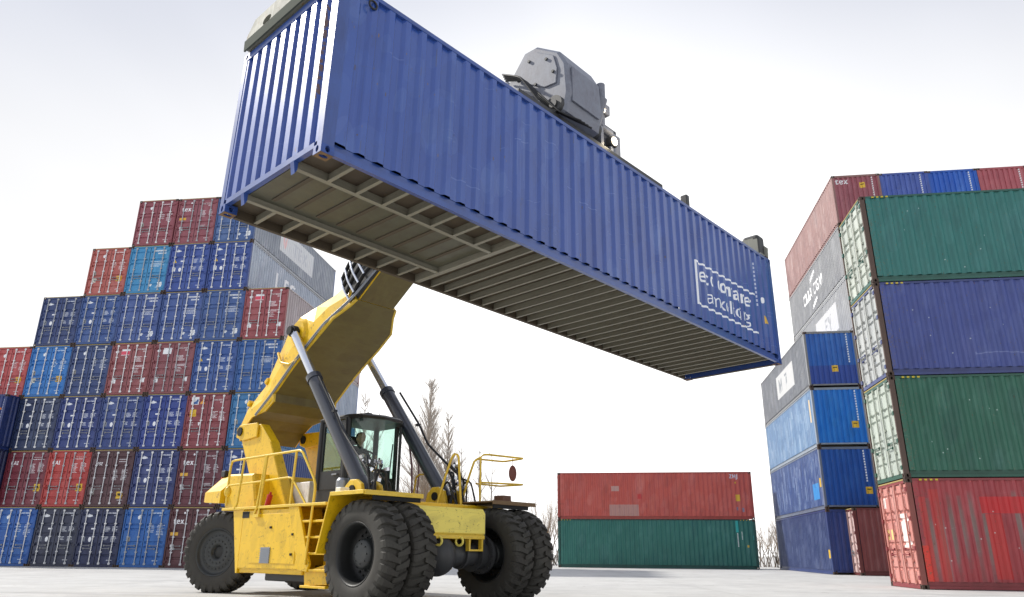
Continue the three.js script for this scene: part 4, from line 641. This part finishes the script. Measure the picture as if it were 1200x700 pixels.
// lift cylinders
for (const s of [1, -1]) {
  const top = V(2.76, 0.56, s * 0.93).applyEuler(boom.rotation).add(PIV), base = V(-1.18, 1.88, s * 1.0), d = top.clone().sub(base), mid = base.clone().addScaledVector(d, 0.66);
  const c = new THREE.Group(); c.name = 'lift_cylinder'; rs.add(c);
  part('barrel', merge([rod(base, mid, 0.145, 24), rod(base.clone().addScaledVector(d, 0.645), base.clone().addScaledVector(d, 0.672), 0.165, 24), rod(base.clone().addScaledVector(d, -0.02), base.clone().addScaledVector(d, 0.05), 0.165, 24)]), M.cyl, c);
  part('rod', rod(mid, top, 0.09, 20), M.chrome, c);
  part('rod_eye', boxUV(new THREE.CylinderGeometry(0.13, 0.13, 0.12, 18).rotateX(Math.PI / 2).translate(top.x, top.y, top.z)), M.dark, c);
  const off = V(0.2, 0.12, s * 0.1), P = (f, k = 1) => base.clone().addScaledVector(d, f).addScaledVector(off, k);
  part('hose', merge([pipe([P(0.62), P(0.4, 1.1), P(0.28, 0.95), P(0.14, 1.5), P(0.02, 2.0), base.clone().add(V(0.35, -0.15, s * 0.1))], 0.024, 7, 40), box(0.08, 0.05, 0.08, P(0.4).x, P(0.4).y, P(0.4).z)]), M.hose, c);
  part('base_bracket', merge([boxUV(slab([[-1.5, 1.66], [-0.85, 1.66], [-0.95, 1.98], [-1.1, 2.06], [-1.28, 2.06], [-1.42, 1.95]], base.z + 0.17, base.z + 0.25, 0.012)), boxUV(slab([[-1.5, 1.66], [-0.85, 1.66], [-0.95, 1.98], [-1.1, 2.06], [-1.28, 2.06], [-1.42, 1.95]], base.z - 0.25, base.z - 0.17, 0.012))]), M.yellowRail, c);
  part('base_pin', new THREE.CylinderGeometry(0.08, 0.08, 0.56, 16).rotateX(Math.PI / 2).translate(base.x, base.y, base.z), M.dark, c);
  const r = rng(s + 40), hoses = []; for (let i = 0; i < 9; i++) { const a = base.clone().add(V(0.1 + 0.25 * r(), 0.1 + 0.55 * r(), (r() - 0.5) * 0.5)), b = base.clone().add(V(0.35 + 0.3 * r(), -0.2, (r() - 0.5) * 0.6)); hoses.push(pipe([a, a.clone().lerp(b, 0.4).add(V(0.2 * r(), 0.3 * r(), 0.2 * (r() - 0.5))), b], 0.014 + 0.012 * r(), 6, 14)); }
  part('hose_bundle', merge(hoses), M.hose, c);
  const fit = []; for (let i = 0; i < 14; i++) fit.push(box(0.05 + 0.05 * r(), 0.06, 0.06, base.x + 0.1 + 0.35 * r(), base.y + 0.6 * r(), base.z + (r() - 0.5) * 0.5, r() * 3, r() * 3, 0)); part('hose_fittings', merge(fit), M.chrome, c);
}
// cab
const cab = new THREE.Group(); cab.name = 'cab'; rs.add(cab);
{
  const zr = 0.62, zl = -0.78, xb = -3.2, y0 = 1.82, y1 = 3.36;
  const plan = [[xb, zr], [-2.32, zr], [-2.02, 0.5], [-1.88, 0.05], [-1.98, -0.4], [-2.3, -0.72], [-2.5, zl], [xb, zl]];
  const ringAt = (y, k = 0, dx = 0) => plan.map(([x, z]) => [x + (x < -3 ? -k : k) + (x > -3 ? dx : 0), y, z + Math.sign(z) * k]);
  part('roof', loft([ringAt(y1, 0.03), ringAt(y1 + 0.05, 0.05), ringAt(y1 + 0.09, 0.0)].map((r) => r.reverse())), M.black, cab);
  part('cab_base', loft([ringAt(1.64, 0.0), ringAt(2.02, 0.0, 0.02)].map((r) => [...r].reverse())), M.black, cab);
  const pil = (i, r = 0.045) => rod(V(plan[i][0], 2.0, plan[i][1]), V(plan[i][0], y1 + 0.02, plan[i][1]), r, 8);
  for (const [i, r] of [[0, 0.06], [7, 0.06], [1, 0.065], [6, 0.05]]) part('pillar', pil(i, r), M.black, cab);
  part('corner_bar', merge([pil(5, 0.03)]), M.black, cab);
  const door = part('door', merge([bbox(xb + 0.06, -2.4, 2.0, 2.36, zr - 0.03, zr + 0.015), bbox(xb + 0.05, xb + 0.11, 2.36, 3.34, zr - 0.03, zr + 0.015), bbox(-2.46, -2.4, 2.36, 3.34, zr - 0.03, zr + 0.015), bbox(xb + 0.11, -2.46, 3.26, 3.34, zr - 0.03, zr + 0.015)]), M.black, cab);
  part('door_window', bbox(xb + 0.11, -2.46, 2.36, 3.26, zr - 0.012, zr - 0.006), M.glass, door); part('handle', box(0.16, 0.03, 0.04, -2.6, 2.28, zr + 0.035), M.steel, door);
  const sheet = (i, a, b, dxa = 0) => { const p = plan[i], q = plan[i + 1]; return strip([[0, 0], [1, 0]], a, b, (t, y) => [p[0] + (q[0] - p[0]) * t, y, p[1] + (q[1] - p[1]) * t], (t, y) => [t, y]); };
  for (let i = 1; i < 6; i++) part('windscreen_pane', sheet(i, 2.02, y1), M.glass, cab);
  part('rear_window', strip([[0, 0], [1, 0]], 2.3, y1, (t, y) => [xb, y, zl + (zr - zl) * t], (t, y) => [t, y]), M.glass, cab);
  part('left_window', sheet(6, 2.3, y1), M.glass, cab); part('left_panel', bbox(xb, -2.5, 2.0, 2.3, zl - 0.01, zl + 0.02), M.black, cab);
  part('wiper', merge([rod(V(-1.95, 2.05, 0.35), V(-2.15, 2.75, 0.57), 0.016, 6), rod(V(-1.9, 1.9, 0.15), V(-1.95, 2.05, 0.35), 0.02, 6), rod(V(-1.86, 2.1, -0.1), V(-1.9, 2.9, -0.2), 0.014, 6)]), M.dark, cab);
  part('console', merge([rb(-2.35, -2.1, 2.0, 2.42, -0.35, 0.2, 0.03), rod(V(-2.3, 2.4, -0.05), V(-2.42, 2.62, -0.05), 0.02, 8), new THREE.TorusGeometry(0.17, 0.018, 8, 20).rotateY(Math.PI / 2).rotateZ(0.6).translate(-2.44, 2.66, -0.05)]), M.seat, cab);
  part('driver_seat', merge([rb(-3.0, -2.52, 2.02, 2.3, -0.3, 0.2, 0.05), rb(-3.08, -2.94, 2.25, 2.95, -0.28, 0.18, 0.05), rb(-3.08, -2.97, 2.97, 3.14, -0.16, 0.06, 0.04)]), M.seat, cab);
  part('cab_lamp', merge([rb(-2.2, -2.1, 3.38, 3.5, 0.2, 0.34, 0.02), rb(-2.2, -2.1, 3.38, 3.5, -0.44, -0.3, 0.02)]), M.black, cab);
  part('cab_hose', merge([pipe([V(-2.1, 1.9, -0.95), V(-2.2, 2.6, -0.98), V(-2.3, 3.3, -0.9)], 0.02, 6, 20), pipe([V(-2.0, 1.9, -1.0), V(-2.05, 2.5, -1.06), V(-2.2, 3.1, -1.0)], 0.016, 6, 20)]), new THREE.MeshStandardMaterial({ color: lin('#7c5660'), roughness: 0.5 }), cab);
}
part('air_filter', merge([new THREE.CylinderGeometry(0.13, 0.13, 0.42, 18).translate(-1.75, 1.87, 1.05), new THREE.CylinderGeometry(0.1, 0.13, 0.05, 18).translate(-1.75, 2.1, 1.05)]), M.steel, rs);
part('work_lamp', rb(-1.2, -1.05, 1.76, 1.9, 1.4, 1.6, 0.02), M.cream, rs);

// rails, mirror and deck on the left fender
part('left_handrail', merge([
  rail([V(-0.4, 1.74, -1.22), V(-0.4, 2.66, -1.22), V(-0.3, 2.68, -1.3), V(-0.05, 2.66, -2.08), V(-0.12, 2.66, -2.14), V(-0.5, 2.62, -2.0), V(-0.5, 2.6, -1.25)], 0.02),
  rail([V(-0.4, 2.14, -1.22), V(-0.05, 2.14, -2.08), V(-0.12, 2.14, -2.14), V(-0.5, 2.12, -1.9), V(-0.5, 2.12, -1.2)], 0.018),
  rail([V(-0.75, 1.72, -1.05), V(-0.62, 2.2, -1.1), V(-0.5, 2.55, -1.14), V(-0.42, 2.62, -1.22)], 0.022)]), M.yellowRail, rs);
part('grab_rail', rail([V(-0.9, 1.7, -0.55), V(-0.78, 2.2, -0.62), V(-0.66, 2.6, -0.68), V(-0.6, 2.68, -0.72), V(-0.56, 2.6, -0.76), V(-0.5, 1.7, -0.8)], 0.024), M.yellowRail, rs);
part('grab_rail', rail([V(-2.1, 1.66, -0.95), V(-2.0, 2.3, -0.95), V(-1.9, 2.36, -0.95), V(-1.55, 2.34, -0.95), V(-1.5, 2.2, -0.95), V(-1.5, 1.66, -0.95)], 0.02), M.yellowRail, rs);
part('mirror', merge([new THREE.SphereGeometry(0.14, 18, 12).scale(0.3, 1.15, 0.8).translate(-0.2, 2.36, -1.95), rod(V(-0.2, 2.5, -1.95), V(-0.2, 2.66, -1.95), 0.006, 5)]), new THREE.MeshStandardMaterial({ color: lin('#6b352a'), roughness: 0.5 }), rs);
part('junction_box', rb(-0.3, -0.05, 1.76, 1.9, -1.75, -1.5, 0.02), new THREE.MeshStandardMaterial({ color: lin('#6b4a38'), roughness: 0.6 }), rs);

// ---------------------------------------------------------------- spreader on the container's top corners (its axes are those of the container)
{
  const sp = new THREE.Group(); sp.name = 'spreader'; rs.add(sp);
  rs.updateMatrixWorld(true);
  const m = rs.matrixWorld.clone().invert().multiply(hungM); m.decompose(sp.position, sp.quaternion, sp.scale);
  const H = HUNG_H, X = CL / 2, Z = CW / 2, pale = paintMat('#d2d3c8', { rough: 0.85, map: paint(512, 256, '#8c8d83', { seed: 91, rust: 6, streak: 3, repeat: true }) });
  for (const s of [-1, 1]) {
    const out = [[-1.17, H + 0.06], [-1.2, H + 0.3], [-1.0, H + 0.52], [1.0, H + 0.52], [1.2, H + 0.3], [1.17, H + 0.06]];
    const g = slab(out, -0.03, 0.03, 0.006, [[-0.62, H + 0.3, 0.12, 0.075], [0.62, H + 0.3, 0.12, 0.075]]).rotateY(-Math.PI / 2);
    part('end_beam', boxUV(merge([g.clone().translate(s * (X - 0.0), 0, 0), bbox(s > 0 ? X - 0.34 : -X + 0.03, s > 0 ? X - 0.03 : -X + 0.34, H + 0.055, H + 0.09, -1.16, 1.16), bbox(s > 0 ? X - 0.34 : -X + 0.03, s > 0 ? X - 0.03 : -X + 0.34, H + 0.47, H + 0.51, -1.0, 1.0), bbox(s > 0 ? X - 0.34 : -X + 0.31, s > 0 ? X - 0.31 : -X + 0.34, H + 0.09, H + 0.47, -1.1, 1.1)])), pale, sp);
    part('lower_channel', slab([[-1.16, H + 0.015], [-1.18, H + 0.2], [1.18, H + 0.2], [1.16, H + 0.015]], -0.012, 0.012, 0).rotateY(-Math.PI / 2).translate(s * (X + 0.046), 0, 0), new THREE.MeshStandardMaterial({ color: lin('#4b5149'), roughness: 1 }), sp);
    for (const z of [-1, 1]) part('twist_lock', merge([box(0.12, 0.06, 0.1, s * (X - 0.09), H + 0.03, z * (Z - 0.08)), box(0.05, 0.1, 0.05, s * (X - 0.09), H - 0.03, z * (Z - 0.08))]), castingMat, sp);
    for (const z of [0.42, -0.42]) part('telescopic_arm', rb(s > 0 ? 1.6 : -X + 0.3, s > 0 ? X - 0.3 : -1.6, H + 0.1, H + 0.38, z - 0.12, z + 0.12, 0.02), M.grey, sp);
  }
  part('end_buffer', rb(X - 0.3, X + 0.05, H + 0.06, H + 0.62, 0.7, 1.12, 0.08), M.greyDark, sp);
  part('centre_frame', merge([rb(-2.6, 1.7, H + 0.07, H + 0.44, -0.75, 0.75, 0.03)]), M.greyDark, sp);
  part('side_member', merge([rb(-2.55, 1.75, H + 0.05, H + 0.3, 0.82, 1.0, 0.02), rb(-2.55, 1.75, H + 0.05, H + 0.3, -1.0, -0.82, 0.02), ...[-2.4, -1.0, 0.4, 1.6].map((x) => bbox(x - 0.06, x + 0.06, H + 0.08, H + 0.28, 0.75, 0.82))]), M.greyDark, sp);
  part('side_shift_guide', merge([rb(-1.75, -0.3, H + 0.44, H + 0.62, 0.3, 0.72, 0.02), rb(-1.75, -0.3, H + 0.44, H + 0.62, -0.72, -0.3, 0.02)]), M.grey, sp);
  part('rotator', boxUV(merge([new THREE.CylinderGeometry(0.55, 0.6, 0.2, 28).translate(-1.0, H + 0.54, 0.35), rb(-1.5, -0.5, H + 0.6, H + 0.8, 0.0, 0.85, 0.04)])), M.grey, sp);
  part('frame_post', merge([bbox(-0.3, -0.22, H + 0.3, H + 0.75, 0.84, 0.98), bbox(0.0, 0.08, H + 0.28, H + 0.62, 0.84, 0.98), bbox(-0.8, 0.1, H + 0.7, H + 0.76, 0.84, 0.98)]), M.grey, sp);
  part('valve_tower', merge([rb(-0.28, 0.12, H + 0.5, H + 1.32, 0.45, 0.8, 0.03), rb(-0.36, 0.2, H + 1.2, H + 1.42, 0.5, 0.86, 0.03), rb(0.1, 0.42, H + 0.35, H + 0.8, 0.62, 0.92, 0.03)]), M.grey, sp);
  part('motor', merge([rod(V(-0.35, H + 0.62, 0.5), V(-0.35, H + 1.05, 0.5), 0.17, 16), rod(V(0.35, H + 0.44, 0.55), V(0.35, H + 0.95, 0.55), 0.15, 16), rb(0.2, 0.62, H + 0.9, H + 1.12, 0.4, 0.7, 0.03)]), M.greyDark, sp);
  part('end_stop', merge([rb(2.5, 2.62, H + 0.02, H + 0.36, 0.95, 1.1, 0.02)]), M.greyDark, sp);
  const glintGlow = new THREE.MeshStandardMaterial({ color: 0xffffff, emissive: new THREE.Color(1, 0.82, 0.52), emissiveIntensity: 7 });  // added glow that stands for sun glints on the spreader
  for (const [x, y, z] of [[-0.16, H + 1.16, 0.93], [0.05, H + 0.5, 1.03]]) {
    const g = new THREE.Group(); g.name = 'added_glint'; sp.add(g); g.position.set(x, y, z);
    part('glint_housing', rb(-0.1, 0.1, -0.09, 0.09, -0.14, 0.0, 0.03), M.greyDark, g); part('glint_lens', new THREE.SphereGeometry(0.085, 14, 10).scale(1, 1, 0.4), glintGlow, g);
    const l = new THREE.PointLight(new THREE.Color(1, 0.85, 0.6), 0.6); l.name = 'glint_light'; l.position.set(0, 0, 0.06); l.castShadow = true; l.shadow.radius = 2; g.add(l);  // light added along with the made-up glints
  }
  part('glint_bracket', merge([bbox(-0.18, -0.12, H + 0.76, H + 1.1, 0.76, 0.8), bbox(0.03, 0.09, H + 0.3, H + 0.4, 0.86, 0.9)]), M.greyDark, sp);
}
// ---------------------------------------------------------------- bare trees and shrubs beyond the yard
const bark = new THREE.MeshStandardMaterial({ color: lin('#a0978c'), roughness: 0.95 }), twigMat = new THREE.MeshStandardMaterial({ color: lin('#c2bab0'), roughness: 0.95 }), shrubMat = new THREE.MeshStandardMaterial({ color: lin('#a08a70'), roughness: 0.95 }), shrubDark = new THREE.MeshStandardMaterial({ color: lin('#5d5342'), roughness: 0.95 });  // twig colour lightened to paint in the flare around the branches
function twigs() { // collects thin tapered three-sided twigs
  const pos = [];
  const add = (a, b, r0, r1) => {
    const d = b.clone().sub(a).normalize(), u = Math.abs(d.y) < 0.9 ? V(0, 1, 0) : V(1, 0, 0), e = d.clone().cross(u).normalize(), f = d.clone().cross(e), ring = (p, r) => [0, 1, 2].map((k) => p.clone().addScaledVector(e, r * Math.cos(k * 2.0944)).addScaledVector(f, r * Math.sin(k * 2.0944)));
    const A = ring(a, r0), B = ring(b, r1);
    for (let k = 0; k < 3; k++) { const n = (k + 1) % 3; for (const p of [A[k], A[n], B[n], A[k], B[n], B[k]]) pos.push(p.x, p.y, p.z); }
  };
  return { add, build() { const g = new THREE.BufferGeometry(); g.setAttribute('position', new THREE.Float32BufferAttribute(pos, 3)); g.computeVertexNormals(); return g; } };
}
function grow(T, a, dir, len, r, depth, R, spread, up) {
  const n = 3; let p = a.clone(), d = dir.clone();
  for (let i = 0; i < n; i++) {
    const q = p.clone().addScaledVector(d, len / n), r0 = r * (1 - i / n * 0.55), r1 = r * (1 - (i + 1) / n * 0.55); T.add(p, q, r0, r1);
    if (depth > 0) for (let k = 0; k < 2; k++) { const s = d.clone().add(V(R() - 0.5, R() - 0.5, R() - 0.5).multiplyScalar(spread * 2)).add(V(0, up, 0)).normalize(); grow(T, p.clone().lerp(q, R()), s, len * (0.35 + 0.3 * R()), r1 * 0.55, depth - 1, R, spread, up); }
    p = q; d = d.clone().add(V(R() - 0.5, R() * up, R() - 0.5).multiplyScalar(0.25)).normalize();
  }
}
function poplar(X, Z, h, label, seed, dense = 1, lean = 0) {
  const R = rng(seed), t = thing('bare_tree', label, 'tree', 'bare trees beyond the yard'); t.position.copy(G(X, 0, Z));
  const T = twigs(), C = twigs(), at = (f) => V(lean * f * f * h + 0.15 * Math.sin(f * 5 + seed), f * h, 0.12 * Math.sin(f * 4 + seed * 2));
  for (let i = 0; i < 14; i++) T.add(at(i / 14), at((i + 1) / 14), 0.012 * h * (1 - i / 14) + 0.015, 0.012 * h * (1 - (i + 1) / 14) + 0.012);
  const n = Math.round(120 * dense);
  for (let i = 0; i < n; i++) { const f = 0.1 + 0.86 * Math.pow(R(), 0.9), az = R() * 6.283, tilt = 0.3 + 0.55 * R(), d = V(Math.cos(az) * Math.sin(tilt), Math.cos(tilt), Math.sin(az) * Math.sin(tilt)); grow(C, at(f), d, h * (0.16 + 0.16 * R()) * (1.12 - f), 0.0032 * h * (1.2 - f) + 0.015, 2, R, 0.3, 0.22); }
  part('trunk', T.build(), bark, t); part('crown', C.build(), twigMat, t); return t;
}
function shrub(X, Z, h, w, label, seed, mat = shrubMat) {
  const R = rng(seed), t = thing('bare_shrub', label, 'shrub', 'bare shrubs beyond the yard'); t.position.copy(G(X, 0, Z));
  const C = twigs(), S = twigs(); for (let i = 0; i < 24; i++) { const az = R() * 6.283, tilt = 0.1 + 0.6 * R(), b = V((R() - 0.5) * w, 0, (R() - 0.5) * w * 0.5), d = V(Math.cos(az) * Math.sin(tilt), Math.cos(tilt), Math.sin(az) * Math.sin(tilt)); S.add(b, b.clone().addScaledVector(d, 0.5 * h), 0.04, 0.025); grow(C, b.clone().addScaledVector(d, 0.3 * h), d, h * (0.4 + 0.35 * R()), 0.024, 2, R, 0.5, 0.25); }
  part('stems', S.build(), mat === shrubMat ? bark : mat, t); part('branches', C.build(), mat, t); return t;
}
poplar(-7.5, 67, 16.4, 'tall bare poplar standing behind the reach stacker', 3, 1.5);
poplar(-5.9, 68, 13.4, 'shorter bare poplar beside the tall poplar', 4, 0.9);
poplar(-13.4, 66, 14.6, 'thin bare tree showing above the cab roof', 5, 0.4, 0.02);
poplar(-11.6, 66, 13.4, 'thin bare tree above the cab, nearer the tall poplar', 8, 0.3, -0.02);
poplar(-3.7, 58, 8.7, 'bare sapling standing behind the grab rail', 6, 0.25);
poplar(-2.3, 58, 8.6, 'bare sapling standing behind the handrail post', 7, 0.2);
poplar(-1.2, 57, 8.2, 'dark bare sapling leaning behind the handrail', 9, 0.12, -0.05);
const SH = [[-14.5, 60, 5, 4], [-12.4, 62, 5.6, 4], [-10.2, 60, 6.2, 4], [-8.2, 62, 6.4, 4], [-6.4, 60, 6.6, 4], [-4.6, 61, 5.8, 4], [-2.6, 60, 5.2, 4], [-0.6, 62, 4.0, 4], [1.4, 60, 4.3, 3.6], [3.0, 60, 4.6, 3.4], [19.3, 57, 2.9, 3], [20.6, 58, 3.3, 3], [22.3, 59, 3.6, 3.5]];
const where = ['left of the thin trees above the cab', 'under the thin trees above the cab', 'between the cab and the tall poplar', 'at the foot of the tall poplar', 'beside the foot of the tall poplar', 'behind the left lift cylinder', 'behind the grab rail', 'behind the left handrail', 'behind the far front wheels', 'next to the long red and green pair', 'beyond the green container, near its corner', 'between the long pair and the tall block', 'behind the foot of the tall block'];
SH.forEach(([x, z, h, w], i) => shrub(x, z, h, w, 'leafless brown shrub ' + where[i], 50 + i));
[[19.6, 54.5], [20.9, 55], [2.4, 55]].forEach(([x, z], i) => shrub(x, z, 1.0, 2.2, ['low dark scrub at the corner of the green container', 'low dark scrub at the foot of the tall block', 'low dark scrub beside the left end of the green container'][i], 90 + i, shrubDark));

// ---------------------------------------------------------------- operator in the cab
function sdfGeo(bones, lo, hi, cell, k) { // bones: [ax,ay,az,ra, bx,by,bz,rb]
  const size = Math.max(hi.x - lo.x, hi.y - lo.y, hi.z - lo.z), n = Math.ceil(size / cell) + 4, mc = new MarchingCubes(n, M.seat, false, false, 60000);
  const half = n / 2, toW = (i, c) => c + (i - half) / half * (size / 2 + 2 * cell), cx = (lo.x + hi.x) / 2, cy = (lo.y + hi.y) / 2, cz = (lo.z + hi.z) / 2, a = V(0, 0, 0), b = V(0, 0, 0), p = V(0, 0, 0);
  mc.isolation = 0;
  for (let z = 0; z < n; z++) for (let y = 0; y < n; y++) for (let x = 0; x < n; x++) {
    p.set(toW(x, cx), toW(y, cy), toW(z, cz)); let d = 10;
    for (const q of bones) { a.set(q[0], q[1], q[2]); b.set(q[4], q[5], q[6]); const ab = b.clone().sub(a), t = THREE.MathUtils.clamp(p.clone().sub(a).dot(ab) / Math.max(1e-9, ab.lengthSq()), 0, 1), e = p.distanceTo(a.clone().addScaledVector(ab, t)) - (q[3] + (q[7] - q[3]) * t); const h = Math.max(k - Math.abs(d - e), 0) / k; d = Math.min(d, e) - h * h * k * 0.25; }
    mc.field[x + y * n + z * n * n] = -d;
  }
  mc.update();
  const cnt = mc.count, src = mc.positionArray, pos = new Float32Array(cnt * 3), s = size / 2 + 2 * cell;
  for (let i = 0; i < cnt; i++) { pos[i * 3] = cx + src[i * 3] * s; pos[i * 3 + 1] = cy + src[i * 3 + 1] * s; pos[i * 3 + 2] = cz + src[i * 3 + 2] * s; }
  let g = new THREE.BufferGeometry(); g.setAttribute('position', new THREE.BufferAttribute(pos, 3)); g = mergeVertices(g, 0.0005); g.computeVertexNormals(); return g.toNonIndexed();
}
{
  const person = thing('person', 'person in a dark jacket sitting at the wheel inside the cab', 'person'); person.position.copy(rs.position); person.rotation.copy(rs.rotation);
  const zc = -0.05, B = [
    [-2.8, 2.4, zc, 0.15, -2.86, 2.62, zc, 0.14], [-2.86, 2.62, zc - 0.1, 0.12, -2.84, 2.78, zc - 0.13, 0.1], [-2.86, 2.62, zc + 0.1, 0.12, -2.84, 2.78, zc + 0.13, 0.1], [-2.84, 2.8, zc - 0.12, 0.08, -2.84, 2.8, zc + 0.12, 0.08], [-2.83, 2.82, zc, 0.06, -2.8, 2.95, zc, 0.055]];
  for (const s of [-1, 1]) B.push([-2.8, 2.38, zc + s * 0.09, 0.095, -2.4, 2.38, zc + s * 0.14, 0.07], [-2.4, 2.38, zc + s * 0.14, 0.065, -2.34, 2.06, zc + s * 0.15, 0.045], [-2.36, 2.06, zc + s * 0.15, 0.045, -2.2, 2.05, zc + s * 0.16, 0.035], [-2.84, 2.79, zc + s * 0.2, 0.065, -2.68, 2.56, zc + s * 0.25, 0.05], [-2.68, 2.56, zc + s * 0.25, 0.048, -2.5, 2.64, zc + s * 0.17, 0.036]);
  const hands = []; for (const s of [-1, 1]) { hands.push([-2.5, 2.64, zc + s * 0.17, 0.03, -2.45, 2.67, zc + s * 0.165, 0.028]); for (let f = 0; f < 4; f++) hands.push([-2.44, 2.655 + f * 0.016, zc + s * 0.165, 0.009, -2.41, 2.66 + f * 0.016, zc + s * 0.15, 0.008], [-2.41, 2.66 + f * 0.016, zc + s * 0.15, 0.008, -2.42, 2.66 + f * 0.016, zc + s * 0.13, 0.007]); hands.push([-2.47, 2.69, zc + s * 0.155, 0.011, -2.43, 2.7, zc + s * 0.135, 0.009]); }
  const head = [[-2.79, 3.07, zc, 0.085, -2.76, 3.12, zc, 0.092], [-2.74, 3.02, zc, 0.05, -2.72, 3.06, zc, 0.055], [-2.685, 3.06, zc, 0.012, -2.675, 3.045, zc, 0.016], [-2.77, 3.07, zc - 0.092, 0.02, -2.77, 3.05, zc - 0.092, 0.015], [-2.77, 3.07, zc + 0.092, 0.02, -2.77, 3.05, zc + 0.092, 0.015], [-2.8, 2.93, zc, 0.052, -2.785, 3.0, zc, 0.05]];
  const skin = [0.42, 0.25, 0.18], cloth = [0.045, 0.05, 0.06], tint = (g, c) => { const n = g.attributes.position.count, a = new Float32Array(n * 3); for (let i = 0; i < n; i++) a.set(c, i * 3); g.setAttribute('color', new THREE.BufferAttribute(a, 3)); return g; };
  const body = mergeGeometries([tint(sdfGeo(B, V(-3.05, 1.98, -0.42), V(-2.12, 3.0, 0.32), 0.022, 0.06), cloth), tint(sdfGeo(hands, V(-2.54, 2.58, -0.3), V(-2.38, 2.76, 0.2), 0.006, 0.012), skin), tint(sdfGeo(head, V(-2.92, 2.86, -0.18), V(-2.64, 3.23, 0.08), 0.01, 0.03), skin)]);
  part('body', body, new THREE.MeshStandardMaterial({ vertexColors: true, roughness: 0.8 }), person);
  part('hair', new THREE.SphereGeometry(0.1, 18, 12, 0, 6.3, 0, 1.6).scale(1.02, 1, 0.98).rotateZ(0.5).translate(-2.785, 3.11, zc), new THREE.MeshStandardMaterial({ color: lin('#2b221c'), roughness: 0.9 }), person);
}
renderer.render(scene, camera);
